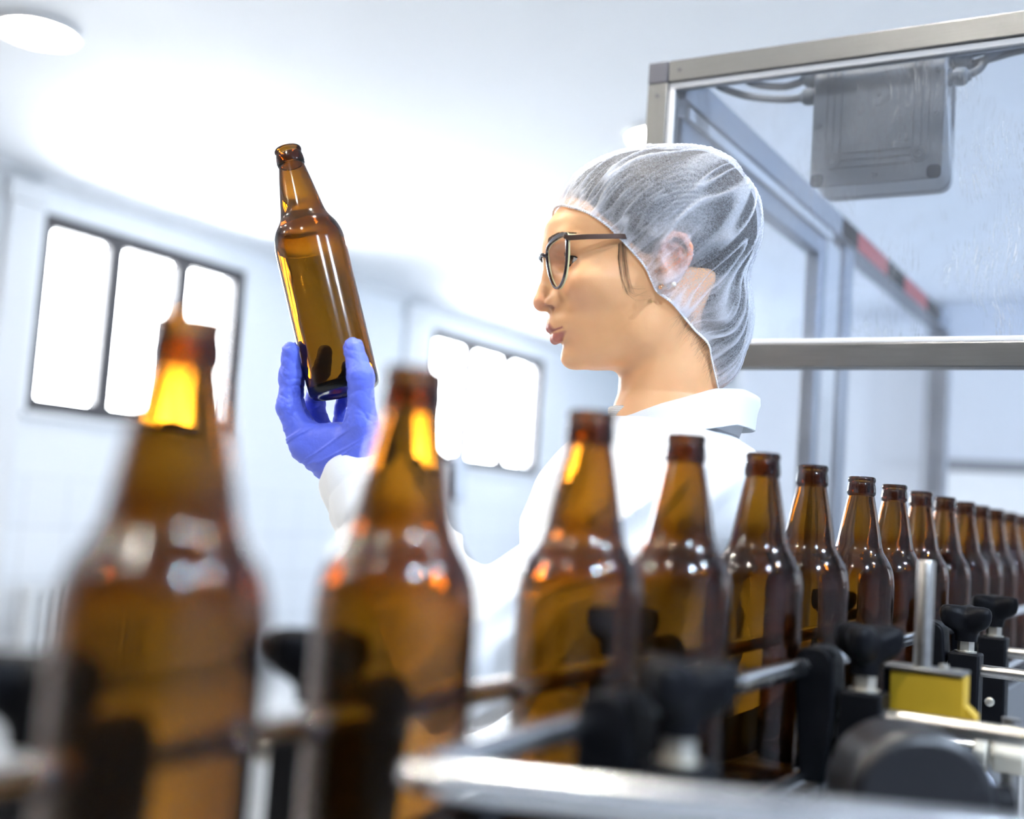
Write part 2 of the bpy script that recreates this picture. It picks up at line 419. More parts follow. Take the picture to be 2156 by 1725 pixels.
# the bottle held up to the light
hb = b0.copy(); COL.objects.link(hb)
HB = at(727, 826, 1.18); HA = (EX*-.245 + EY*.962 + EZ*-.12).normalized()
hb.matrix_world = Matrix.Translation(HB) @ HA.to_track_quat('Z', 'Y').to_matrix().to_4x4()
tag(hb, 'empty amber beer bottle held up tilted in the blue glove', 'bottle')
if 'group' in hb: del hb['group']
# ------------------------------------------------------------------ conveyor
cv = thing('bottle_conveyor', 'dark belt conveyor with grey side frames carrying the amber bottles', 'conveyor', (BX, 0, 0))
m = MB()
yy = .1
while yy < 3.6:                      # belt slats
    m.box((-.042, yy, .966), (.042, yy+.036, .9825)); yy += .038
m.build('belt', M['belt'], cv, bevel=.002)
for s, nm in ((1, 'side_frame'), (-1, 'side_frame')):
    m = MB(); x0, x1 = sorted((s*.046, s*.058))
    m.box((x0, .1, .84), (x1, 3.6, .974)); m.box(tuple(sorted((s*.046, s*.060)))[0:1] + (.1, .84), tuple(sorted((s*.046, s*.060)))[1:2] + (3.6, .848))
    sf = m.build(nm, M['frame'], cv, bevel=.0015)
for yv in (.3, 1.7, 3.2):
    for s in (1, -1):
        m = MB(); m.box((s*.052-.02, yv, .03), (s*.052+.02, yv+.04, .84)); lg = m.build('leg', M['frame'], cv, bevel=.003)
        MB().lathe([(.03, 0), (.03, .012), (.012, .022), (.012, .035)], 20, M=Matrix.Translation((s*.052, yv+.02, 0))).build('foot', M['blackmat'], lg)
for yv in (.6, 1.4, 2.4):
    MB().box((-.046, yv, .87), (.046, yv+.03, .93)).build('cross_member', M['frame'], cv, bevel=.002)
MB().box((.0585, .80, .935), (.0595, .93, .955)).build('sticker', M['green'], cv)['label'] = 'green sticker'

RZ = 1.0805; RR = .0068
# near upper rail with its bent lead-in
def arc_path(p0, p1, p2, rad, n=10):
    """line p0-p1-p2 with a rounded corner"""
    a = (Vector(p0)-Vector(p1)).normalized(); b = (Vector(p2)-Vector(p1)).normalized()
    h = a.angle(b)/2; d = rad/math.tan(h)
    s = Vector(p1)+a*d; e = Vector(p1)+b*d
    c = Vector(p1)+(a+b).normalized()*(rad/math.sin(h))
    out = [Vector(p0)]
    va = s-c; ve = e-c; th = va.angle(ve)
    for i in range(n+1):
        t = i/n
        out.append(c + (va*math.sin((1-t)*th) + ve*math.sin(t*th))/math.sin(th))
    out.append(Vector(p2)); return out
m = MB(); m.tube(arc_path((-.262, 3.5, RZ), (-.264, .376, RZ), (.12, .560, RZ-.004), .012), RR, 20)
tag(m.build('guide_rail', M['rod']), 'round steel guide rail in front of the bottles, bent out at its near end', 'rail', 'steel guide rails')
m = MB(); m.tube([(-.2625, .42, .998), (-.2625, 3.5, .998)], .0055, 16)
tag(m.build('guide_rail', M['rod']), 'low steel guide rail just above the belt on the camera side', 'rail', 'steel guide rails')
m = MB(); m.tube(arc_path((-.3505, 3.5, RZ), (-.3505, .235, RZ), (-.62, .02, RZ), .03), RR, 20)
tag(m.build('guide_rail', M['rod']), 'round steel guide rail behind the bottles, on the far side', 'rail', 'steel guide rails')

def star_knob(mb):
    """three-lobed hand knob, base at z=0, 36 mm tall"""
    n = 72; prof = [(.0088,0),(.0090,.004),(.0094,.008),(.0108,.011),(.0132,.014),(.0153,.018),(.0166,.0225),(.0170,.028),(.0163,.032),(.0142,.0348),(.0105,.0362),(.006,.0367),(.0005,.0368)]
    vs = []; fs = []
    for j, (r, z) in enumerate(prof):
        lobe = max(0, min(1, (z-.006)/.010))
        for k in range(n):
            g = 2*math.pi*k/n
            amp = lobe*(.0062 if r > .012 else .0062*r/.014)
            rr = r + amp*(math.cos(3*g)*.9 + .35*math.cos(6*g)*.3)
            vs.append((rr*math.cos(g), rr*math.sin(g), z + lobe*.0022*(math.cos(3*g)*min(1, r/.014)-1)*(1 if z > .03 else .2)))
    for j in range(len(prof)-1):
        for k in range(n): fs.append((j*n+k, j*n+(k+1) % n, (j+1)*n+(k+1) % n, (j+1)*n+k))
    fs.append(tuple(range(n-1, -1, -1))); fs.append(tuple((len(prof)-1)*n+k for k in range(n)))
    return mb.add(vs, fs)
def make_clamp(label, s=1):
    """rail clamp: jaw plate on the rail, cross block with rod, nut and star knob; s=+1 opens to +X. Origin on the rail axis."""
    t = thing('rail_clamp', label, 'clamp', (0,0,0), 'black rail clamps with star knobs')
    # jaw plate: tall, rounded top, hugging the rail
    m = MB()
    poly = []
    for k in range(13):
        a = math.pi*k/12; poly.append((.0065 + .0145*math.cos(a), .004+.013*math.sin(a)))
    poly += [(-.0075, -.012), (-.001, -.085), (.018, -.085), (.0235, -.03)]
    poly = [(s*x, z) for x, z in poly]
    m.prism(poly, -.018, .018, M=Matrix(((1,0,0,0),(0,0,1,0),(0,1,0,0),(0,0,0,1))))
    m.build('jaw', M['black'], t, bevel=.0025)
    m = MB(); m.box((min(s*.0255, s*.0575), -.016, -.120), (max(s*.0255, s*.0575), .016, -.0135)); bl = m.build('cross_block', M['black'], t, bevel=.0025)
    MB().tube([(s*.012, 0, -.060), (s*.028, 0, -.060)], .009, 16).build('stem', M['black'], t)
    MB().tube([(s*.016, 0, -.031), (s*(.17 if s > 0 else .085), 0, -.031)], .0066, 20).build('rod', M['rodworn'], t)
    m = MB(); m.lathe([(.0115,0),(.0115,.0015),(.0085,.0018),(.0085,.003)], 24)
    hexp = [(.0088*math.cos(math.pi/3*k), .0088*math.sin(math.pi/3*k)) for k in range(6)]
    m.prism(hexp, .0018, .0125)
    m.build('nut', M['nut'], t, loc=(s*.041, 0, -.0135), angle=20)
    kn = star_knob(MB()).build('star_knob', M['black'], t, loc=(s*.041, 0, -.0015), angle=60)
    kn.rotation_euler = (0, 0, 0); kn.scale = (1.26, 1.26, 1.06)
    m = MB(); m.lathe([(.004,0),(.0055,.0015),(.0055,.005),(.0035,.006)], 12, M=Matrix.Translation((s*.0415, -.0145, -.09)) @ Matrix.Rotation(math.pi/2, 4, 'X'))
    m.build('bolt', M['nut'], t)
    return t
cA = make_clamp('most blurred black rail clamp on the near rail, by the third bottle'); cA.location = (-.262, .555, RZ)
for ch in cA.children:
    if ch.name.startswith('star_knob'): ch.rotation_euler = (0, 0, .55)
dup(cA, (-.262, .922, RZ), 'blurred black rail clamp on the near rail, left of the yellow box')
cC = make_clamp('sharp black rail clamp whose knob is the front one of the pair at the right'); cC.location = (-.262, 1.36, RZ)
for ch in cC.children:
    if ch.name.startswith('star_knob'): ch.rotation_euler = (0, 0, 1.62)
cD = make_clamp('black rail clamp whose star knob is the rear one of the pair at the right'); cD.location = (-.262, 1.555, RZ+.006)
for ch in cD.children:
    if ch.name.startswith('star_knob'): ch.rotation_euler = (0, 0, -.35)
fA = make_clamp('black rail clamp on the far rail, at the left edge of the picture', -1); fA.location = (-.3505, .315, RZ)
dup(fA, (-.3505, .485, RZ), 'black rail clamp on the far rail, between the first and second bottle')
dup(fA, (-.3505, .850, RZ), 'black rail clamp on the far rail, seen through the third bottle')
dup(fA, (-.3505, 1.45, RZ), 'black rail clamp on the far rail, behind the eighth bottle')

# carrier bars that hold the clamp rods
m = MB(); m.box((-.105, .45, 1.030), (-.090, 1.75, 1.070))
# (the bar sits on two uprights from the side frame)
for yv in (.62, 1.66): m.box((-.108, yv, .90), (-.087, yv+.03, 1.05)); m.box((-.26, yv, .90), (-.087, yv+.03, .915))

# upright steel rod and the yellow box with its steel plates
sbx = thing('sensor_box', 'mustard yellow box between steel plates beside the near rail', 'sensor box', (-.178, .985, 0))
MB().box((-.030, -.038, 1.049), (.024, -.014, 1.083)).build('housing', M['yellow'], sbx, bevel=.001)
MB().box((-.036, -.041, 1.0835), (.024, -.012, 1.0865)).build('top_plate', M['steel'], sbx, bevel=.0008)
MB().box((-.036, -.043, 1.0415), (.032, -.008, 1.0485)).build('base_plate', M['steel'], sbx, bevel=.0008)
MB().prism([(.024, 1.049), (.032, 1.049), (.032, 1.055), (.024, 1.062)], -.036, -.016, M=Matrix(((1,0,0,0),(0,0,1,0),(0,1,0,0),(0,0,0,1)))).build('gusset', M['yellow'], sbx)
MB().box((-.036, -.035, 1.049), (-.0305, -.014, 1.083)).build('side_plate', M['black'], sbx, bevel=.0008)
m = MB(); m.lathe([(.0035,0),(.0035,.003),(.001,.0035)], 12, M=Matrix.Translation((.016, -.02, 1.0835))); m.lathe([(.0035,0),(.0035,.003),(.001,.0035)], 12, M=Matrix.Translation((.006, -.02, 1.0865))); m.build('screw', M['nut'], sbx)
m = MB(); m.tube([(-.178-.008, .957, .9562), (-.178-.008, .957, 1.0414)], .0066, 20); m.build('post', M['rodworn'], sbx).matrix_parent_inverse = Matrix.Translation((.178, -.985, 0))
rd = MB().lathe([(.0066, 0), (.0066, .0795), (.0058, .081), (.0005, .081)], 24).build('upright_rod', M['rodworn'])
rd.location = (-.186, .955, 1.0866)
tag(rd, 'short upright steel rod standing on the yellow box before the bottles', 'rod')

# rounded black drive cover in the near foreground
dcv = thing('drive_cover', 'rounded black drive cover, blurred, below the yellow box', 'cover', (-.150, .745, 0))
m = MB(); n = 20
pr = []
for k in range(n+1):
    a = math.pi*k/n; pr.append((.043*math.cos(a), 1.025 + .049*math.sin(a)**.75))
pr += [(-.043, 1.000), (.043, 1.000)]
m.prism(pr, -.03, .03, M=Matrix(((.86,-.5,0,0),(.5,.86,0,0),(0,0,1,0),(0,0,0,1))) @ Matrix(((1,0,0,0),(0,0,1,0),(0,1,0,0),(0,0,0,1))))
m.build('shell', M['blackgloss'], dcv, bevel=.006, angle=60)
MB().tube([(.040, .023, 1.03), (.052, .030, 1.03)], .012, 20).build('end_cap', M['black'], dcv)
for sx in (-.03, .03): MB().lathe([(.004,0),(.004,.003),(.001,.004)], 12, M=Matrix.Translation((sx-.005, .02*sx, .996))).build('screw', M['nut'], dcv)
gp = MB(); gp.prism([(-.245,.46),(-.128,.60),(-.128,1.0),(-.245,1.0)], .950, .956)
gp.prism([(-.245,.46),(-.243,.46),(-.243,1.0),(-.245,1.0)], .93, .950)
o = tag(gp.build('side_guard', M['guardgrey'], bevel=.001), 'dark grey guard plate along the near edge of the belt', 'guard plate')
MB().box((-.2425, .80, .956), (-.225, .93, .9565)).build('sticker', M['green'], o)['label'] = 'green sticker'
fp = MB(); fp.box((-.386, .12, .958), (-.3675, 3.4, .960)); fp.box((-.3765, .12, .960), (-.3748, 3.4, 1.010))
tag(fp.build('side_guard', M['guardgrey'], bevel=.001), 'dark guard ledge along the far edge of the belt, behind the bottles', 'guard plate')
# pillar under the drive cover
m = MB(); m.tube([(-.15, .745, .956), (-.15, .745, 1.0005)], .02, 20); m.build('pedestal', M['guardgrey'], dcv).matrix_parent_inverse = Matrix.Translation((.15, -.745, 0))

# stand with cross clamps at the right edge
st = thing('support_stand', 'steel post with pale hexagonal cross clamp at the lower right edge', 'stand', (-.1335, 1.05, 0))
MB().lathe([(.06, 0), (.06, .01), (.012, .012)], 28).build('base', M['frame'], st)
MB().tube([(0,0,.012), (0,0,1.045)], .0075, 20).build('post', M['rodworn'], st)
def hexnut(c, r, h, ax):
    hp = [(r*math.cos(math.pi/3*k), r*math.sin(math.pi/3*k)) for k in range(6)]
    q = Vector(ax).to_track_quat('Z', 'Y').to_matrix().to_4x4()
    return MB().prism(hp, -h/2, h/2, M=Matrix.Translation(c) @ q)
hexnut((0, 0, 1.017), .018, .026, (1, 0, 0)).build('cross_clamp', M['cream'], st, bevel=.003)
hexnut((-.021, 0, 1.017), .020, .010, (1, 0, 0)).build('clamp_ring', M['cream'], st, bevel=.002)
hexnut((.024, 0, 1.014), .014, .016, (1, 0, 0)).build('clamp_nut', M['nut'], st, bevel=.002)
MB().tube([(-.06, 0, 1.017), (.10, 0, 1.017)], .006, 18).build('cross_rod', M['rod'], st)
MB().box((-.024, -.004, .90), (-.012, .012, .975)).build('bracket', M['nut'], st, bevel=.001)
# hose with cable tie
hz = thing('air_hose', 'pale grey-blue hose looped with a black cable tie at the lower right', 'hose', (-.19, 1.13, 0))
pts = []
for t in np.linspace(0, 1, 28):
    a = math.pi*(1.08*t-.02)
    pts.append((-.022*math.cos(a)*1.0+.004, .03*(t-.5), .955+.030*math.sin(a)**.8 if math.sin(a) > 0 else .955))
pts = [(pts[0][0]-.004, -.02, .70), (pts[0][0]-.002, -.017, .86)] + pts[1:-1] + [(pts[-1][0]+.006, .018, .86), (pts[-1][0]+.01, .02, .66)]
MB().tube(pts, .011, 18).build('tube', M['hose'], hz)
c = Vector((0.002, 0, .983))
m = MB(); m.tube([c + Vector((.0, .0125*math.cos(g), .0125*math.sin(g))) for g in np.linspace(0, 2*math.pi, 24, endpoint=False)], .0018, 8, closed=True)
m.box((-.002, -.004, .9945), (.006, .004, 1.001)); m.tube([(.002, 0, .999), (.012, .002, 1.000)], .0012, 8)
m.build('cable_tie', M['blackmat'], hz)
# ------------------------------------------------------------------ machine guard (stainless box over the line)
GY = 1.45; GX0 = -.678; GX1 = .42; GZ0, GZ1 = 1.389, 1.815; T = .030
mg = thing('machine_guard', 'stainless framed machine guard with scratched clear panels over the bottle line', 'machine guard', (GX0, GY, 0))
def gbox(name, lo, hi, mt, bev=.0015, par=mg):
    return MB().box((lo[0]-GX0, lo[1]-GY, lo[2]), (hi[0]-GX0, hi[1]-GY, hi[2])).build(name, mt, par, bevel=bev)
gbox('top_rail', (GX0+T, GY, GZ1-T), (GX1, GY+T, GZ1), M['steel'])
gbox('bottom_rail', (GX0+T, GY, GZ0), (GX1, GY+T, GZ0+T), M['steel'])
gbox('post', (GX0, GY, .02), (GX0+T, GY+T, GZ1-T), M['steelz'])
gbox('corner_cap', (GX0, GY-.001, GZ1-T), (GX0+T-.001, GY+T, GZ1), M['jboxdark'])
for (x, z) in ((GX0+T+.016, GZ1-T*.5), (GX0+T*.5, GZ1-T-.018)):
    MB().tube([(x-GX0, -.0012, z), (x-GX0, .002, z)], .0028, 14).build('screw', M['jboxdark'], mg)
for nm, lo, hi in (('gasket', (GX0+T, GY+.004, GZ1-T-.009), (GX1, GY+.02, GZ1-T)), ('gasket', (GX0+T, GY+.004, GZ0+T), (GX0+T+.009, GY+.02, GZ1-T-.009)), ('gasket', (GX0+T+.009, GY+.004, GZ0+T), (GX1, GY+.02, GZ0+T+.007))):
    gbox(nm, lo, hi, M['gasket'], .0015)
# scratched acrylic
ac = bpy.data.materials.new('scratched_acrylic'); ac.use_nodes = True; nt = ac.node_tree; nt.nodes.remove(nt.nodes['Principled BSDF'])
tr = nt.nodes.new('ShaderNodeBsdfTransparent'); tr.inputs[0].default_value = (.90, .94, 1.0, 1)
gs = nt.nodes.new('ShaderNodeBsdfGlossy'); gs.inputs['Roughness'].default_value = .03
df = nt.nodes.new('ShaderNodeBsdfTranslucent'); df.inputs[0].default_value = (.92, .95, 1, 1)
dd = nt.nodes.new('ShaderNodeBsdfDiffuse'); dd.inputs[0].default_value = (.95, .97, 1, 1)
ad = nt.nodes.new('ShaderNodeMixShader'); ad.inputs[0].default_value = .5
nt.links.new(df.outputs[0], ad.inputs[1]); nt.links.new(dd.outputs[0], ad.inputs[2])
tc = nt.nodes.new('ShaderNodeTexCoord')
def scratch(rot, scale, thr, seed):
    mp = nt.nodes.new('ShaderNodeMapping'); mp.inputs['Rotation'].default_value = (0, rot, 0); mp.inputs['Scale'].default_value = scale; mp.inputs['Location'].default_value = (seed, seed*.7, seed*1.3)
    n0 = nt.nodes.new('ShaderNodeTexNoise'); n0.inputs['Scale'].default_value = 7
    nt.links.new(tc.outputs['Object'], n0.inputs['Vector'])
    va = nt.nodes.new('ShaderNodeMix'); va.data_type = 'RGBA'; va.inputs[0].default_value = .06
    nt.links.new(tc.outputs['Object'], va.inputs[6]); nt.links.new(n0.outputs['Color'], va.inputs[7])
    nt.links.new(va.outputs[2], mp.inputs['Vector'])
    n = nt.nodes.new('ShaderNodeTexNoise'); n.inputs['Scale'].default_value = 1; n.inputs['Detail'].default_value = 3; n.inputs['Roughness'].default_value = .7
    nt.links.new(mp.outputs[0], n.inputs['Vector'])
    r = nt.nodes.new('ShaderNodeMapRange'); r.inputs['From Min'].default_value = thr; r.inputs['From Max'].default_value = thr+.05
    nt.links.new(n.outputs['Fac'], r.inputs['Value']); return r.outputs['Result']
s1 = scratch(.22, (900, 1, 34), .60, 1.0); s2 = scratch(-.45, (800, 1, 40), .61, 4.0); s3 = scratch(1.45, (700, 1, 12), .67, 7.0)
def mth(op, a, b):
    q = nt.nodes.new('ShaderNodeMath'); q.operation = op
    for i, v in enumerate((a, b)):
        if isinstance(v, (int, float)): q.inputs[i].default_value = v
        else: nt.links.new(v, q.inputs[i])
    return q.outputs[0]
# worn patches where wiping left most scratches
pn = nt.nodes.new('ShaderNodeTexNoise'); pn.inputs['Scale'].default_value = 9; nt.links.new(tc.outputs['Object'], pn.inputs['Vector'])
pr_ = nt.nodes.new('ShaderNodeMapRange'); pr_.inputs['From Min'].default_value = .42; pr_.inputs['From Max'].default_value = .68
nt.links.new(pn.outputs['Fac'], pr_.inputs['Value'])
sx_ = nt.nodes.new('ShaderNodeSeparateXYZ'); nt.links.new(tc.outputs['Object'], sx_.inputs[0])
px_ = nt.nodes.new('ShaderNodeMapRange'); px_.inputs['From Min'].default_value = .15; px_.inputs['From Max'].default_value = .50; nt.links.new(sx_.outputs['X'], px_.inputs['Value'])
sc_ = mth('MULTIPLY', mth('MAXIMUM', mth('MAXIMUM', s1, s2), s3), mth('MULTIPLY', pr_.outputs['Result'], px_.outputs['Result']))
hz_ = mth('ADD', mth('MULTIPLY', sc_, .85), mth('MULTIPLY', pr_.outputs['Result'], .07))
hz_ = mth('ADD', hz_, .06)
m1 = nt.nodes.new('ShaderNodeMixShader'); nt.links.new(hz_, m1.inputs[0]); nt.links.new(tr.outputs[0], m1.inputs[1]); nt.links.new(ad.outputs[0], m1.inputs[2])
fr_ = nt.nodes.new('ShaderNodeFresnel'); fr_.inputs[0].default_value = 1.45
m2 = nt.nodes.new('ShaderNodeMixShader'); nt.links.new(fr_.outputs[0], m2.inputs[0]); nt.links.new(m1.outputs[0], m2.inputs[1]); nt.links.new(gs.outputs[0], m2.inputs[2])
nt.links.new(m2.outputs[0], nt.nodes['Material Output'].inputs[0]); M['acrylic'] = ac
gbox('clear_panel', (GX0+T+.004, GY+.009, GZ0+T+.002), (GX1, GY+.014, GZ1-T-.003), M['acrylic'], 0)
# side running back along the line
sr = gbox('side_top_rail', (GX0, GY+T, GZ1-.045), (GX0+.045, 3.45, GZ1), M['blueframe'])
for (a, b) in ((2.42, 2.68), (2.86, 3.12)):
    gbox('warning_stripe', (GX0+.0445, a, GZ1-.043), (GX0+.0462, b, GZ1-.004), M['red'], 0)['label'] = 'red warning stripe'
for (a, b) in ((2.30, 2.42), (2.68, 2.86), (3.12, 3.3)):
    gbox('warning_stripe', (GX0+.0445, a, GZ1-.043), (GX0+.0462, b, GZ1-.004), M['blackmat'], 0)['label'] = 'black warning stripe'
gbox('door_rail', (GX0+.004, GY+T+.02, GZ1-.100), (GX0+.032, 2.20, GZ1-.062), M['blueframe'], .003)
gbox('door_edge', (GX0+.033, GY+T+.03, GZ1-.064), (GX0+.040, 2.26, GZ1-.0455), M['gasket'], .002)
gbox('door_post', (GX0+.004, 2.20, .75), (GX0+.034, 2.24, GZ1-.062), M['blueframe'], .003)
gbox('door_strip', (GX0+.012, 2.242, .75), (GX0+.036, 2.33, GZ1-.062), M['gasket'], .002)
gbox('side_post', (GX0, 2.36, .02), (GX0+.04, 2.42, GZ1-.046), M['blueframe'])
gbox('side_post', (GX0, 3.42, .02), (GX0+.05, 3.47, GZ1-.046), M['blueframe'])
gbox('side_panel', (GX0+.016, GY+T+.03, 1.0), (GX0+.020, 2.20, GZ1-.101), M['winglass'], 0)
gbox('side_panel', (GX0+.016, 2.43, 1.0), (GX0+.020, 3.41, GZ1-.047), M['winglass'], 0)
gbox('crossbar', (GX0+.046, 1.505, GZ1-.002), (GX1, 1.55, GZ1+.015), M['steel'])
gbox('post', (GX1, GY, .02), (GX1+T, GY+T, GZ1), M['steelz'])

# ------------------------------------------------------------------ junction box behind the panel
JX, JY, JZ = -.375, 1.497, 1.722
jb = thing('junction_box', 'light grey plastic junction box hanging behind the clear panel', 'junction box', (JX, JY, JZ))
hw, hh, dp_ = .083, .089, .052
def rr(w, h, r, n=6):
    out = []
    for cx, cz, a0 in ((w-r, h-r, 0), (-w+r, h-r, 90), (-w+r, -h+r, 180), (w-r, -h+r, 270)):
        for k in range(n+1):
            a = math.radians(a0+90*k/n); out.append((cx+r*math.cos(a), cz+r*math.sin(a)))
    return out
XZ = Matrix(((1,0,0,0),(0,0,1,0),(0,1,0,0),(0,0,0,1)))
MB().prism(rr(hw, hh, .016), 0, dp_, M=XZ).build('base', M['jbox'], jb, bevel=.0015)
MB().prism(rr(hw+.0015, hh+.0015, .017), dp_+.001, dp_+.018, M=XZ).build('lid', M['jbox'], jb, bevel=.003)
m = MB()
def rib(x0, z0, x1, z1, wd=.0017, h=.0022):
    d = Vector((x1-x0, 0, z1-z0)); n_ = Vector((-d.z, 0, d.x)).normalized()*wd/2
    a = Vector((x0, 0, z0)); b = Vector((x1, 0, z1))
    vs = [a+n_, b+n_, b-n_, a-n_]; vs += [p+Vector((0, -h, 0)) for p in vs]
    m.add(vs, [(0,1,2,3),(7,6,5,4),(0,4,5,1),(1,5,6,2),(2,6,7,3),(3,7,4,0)])
for s in (-1, 1):
    for o_ in (.046, .0555, .0645): rib(s*o_, -.055, s*o_, hh)
for o_ in (.0455, .055, .0645): rib(-.048, -o_, .048, -o_)
rib(-.0455, -.035, .0455, -.035, .0008, .0006)
m.build('rib', M['jbox'], jb)['kind'] = 'stuff'
Ym = Matrix.Rotation(math.pi/2, 4, 'X')
for s in (-1, 1):
    mm = MB(); mm.lathe([(.011,0),(.011,.003),(.0095,.0035),(.0085,.0015),(.0065,.0012),(.006,.003),(.005,.0032),(.0035,.0005),(.0005,.0004)], 28, M=Matrix.Translation((s*.055, .0, -.055)) @ Ym)
    mm.build('mounting_hole', M['jbox'], jb)
    qd = [(0,0)] + [(.0185*math.cos(a), .0185*math.sin(a)) for a in np.linspace(0, math.pi/2, 8)]
    c0 = (s*(hw-.0185-.0005), -(hh-.0185-.0005))
    pl = []
    for x, z in rr(.0088, .0088, .006, 4): pl.append((s*(hw-.0094)+x, -(hh-.0094)+z))
    MB().prism(pl, -.0006, .001, M=XZ).build('corner_recess', M['jboxdark'], jb)['label'] = 'dark corner recess'
    for zz in (.052, -.005):
        mm = MB(); mm.lathe([(.0035,0),(.0035,.002),(.0016,.0022),(.0014,.0005),(.0003,.0004)], 16, M=Matrix.Translation((s*.074, 0, zz)) @ Ym); mm.build('screw_boss', M['jbox'], jb)
mm = MB(); mm.lathe([(.0035,0),(.0035,.002),(.0016,.0022),(.0014,.0005),(.0003,.0004)], 16, M=Matrix.Translation((.0, 0, -.077)) @ Ym); mm.build('screw_boss', M['jbox'], jb)
mm = MB(); mm.lathe([(.0150,0),(.0150,.0012),(.0138,.0016),(.0118,.0006),(.006,.0003),(.0025,.0006),(.0018,.003),(.0003,.0032)], 36, M=Matrix.Translation((.002, 0, .028)) @ Ym); mm.build('centre_dish', M['jbox'], jb)
def gland(side, z, yv, path):
    Mx = Matrix.Translation((side*hw, yv, z)) @ Matrix.Rotation(side*math.pi/2, 4, 'Y')
    mm = MB(); mm.lathe([(.0115,0),(.0115,.004),(.0095,.0045),(.0095,.008),(.0115,.0085),(.0120,.016),(.0105,.021),(.007,.024),(.0062,.027)], 14, M=Mx)
    g_ = mm.build('cable_gland', M['gland'], jb, angle=25)
    MB().tube(path, .0052, 12).build('cable', M['cable'], g_)
def sm(pts, n=8):
    P = [pts[0]] + list(pts) + [pts[-1]]; out = []
    for i in range(1, len(P)-2):
        a, b, c, d = (np.array(P[i+k], float) for k in (-1, 0, 1, 2))
        for t in np.linspace(0, 1, n, endpoint=False):
            out.append(tuple(.5*((2*b)+(c-a)*t+(2*a-5*b+4*c-d)*t*t+(3*b-a-3*c+d)*t**3)))
    out.append(tuple(pts[-1])); return out
gland(-1, .046, .026, sm([(-hw-.02,.026,.046),(-hw-.05,.028,.047),(-hw-.10,.03,.058),(-hw-.14,.03,.075),(-hw-.155,.034,.0885)]))
gland(-1, .072, .030, sm([(-hw-.02,.030,.072),(-hw-.05,.03,.066),(-hw-.09,.03,.074),(-hw-.115,.034,.0885)]))
gland(1, .048, .024, sm([(hw+.02,.024,.048),(hw+.035,.026,.055),(hw+.05,.03,.075),(hw+.09,.04,.088),(hw+.25,.04,.09)]))
gland(1, .075, .026, sm([(hw+.02,.026,.075),(hw+.05,.03,.082),(hw+.10,.035,.090),(hw+.25,.05,.092)]))
gland(1, .072, .050, sm([(hw+.02,.050,.072),(hw+.05,.05,.078),(hw+.10,.055,.086),(hw+.25,.06,.088)]))
MB().box((-.05, .001, hh), (.05, .04, .0905)).build('hanger', M['jbox'], jb)
# ------------------------------------------------------------------ implicit-surface tools (numpy)
def smin(a, b, k):
    h = np.maximum(k - np.abs(a-b), 0)/k
    return np.minimum(a, b) - h*h*k*.25
def smax(a, b, k): return -smin(-a, -b, k)
class Grid:
    def __init__(s, lo, hi, h):
        s.lo = np.array(lo, float); s.h = h
        n = [int(math.ceil((hi[i]-lo[i])/h))+1 for i in range(3)]
        s.X, s.Y, s.Z = np.meshgrid(*[np.float32(lo[i]) + np.float32(h)*np.arange(n[i], dtype=np.float32) for i in range(3)], indexing='ij')
        s.P = (s.X, s.Y, s.Z)
def ell(P, c, r, k=1):
    q = ((P[0]-c[0])/r[0])**2 + ((P[1]-c[1])/r[1])**2 + ((P[2]-c[2])/r[2])**2
    q = np.sqrt(q + 1e-9)
    g = np.sqrt(((P[0]-c[0])/r[0]**2)**2 + ((P[1]-c[1])/r[1]**2)**2 + ((P[2]-c[2])/r[2]**2)**2 + 1e-12)
    return q*(q-1)/g
def cap(P, a, b, ra, rb=None):
    """round cone from a to b"""
    rb = ra if rb is None else rb
    a = np.array(a, np.float32); b = np.array(b, np.float32); d = b-a; L2 = float(d@d)
    x, y, z = P[0]-a[0], P[1]-a[1], P[2]-a[2]
    t = np.clip((x*d[0]+y*d[1]+z*d[2])/max(L2, 1e-9), 0, 1)
    return np.sqrt((x-t*d[0])**2+(y-t*d[1])**2+(z-t*d[2])**2) - (ra + (rb-ra)*t)
def chain(P, pts, rs, k=0):
    d = None
    for i in range(len(pts)-1):
        e = cap(P, pts[i], pts[i+1], rs[i], rs[i+1])
        d = e if d is None else (smin(d, e, k) if k else np.minimum(d, e))
    return d
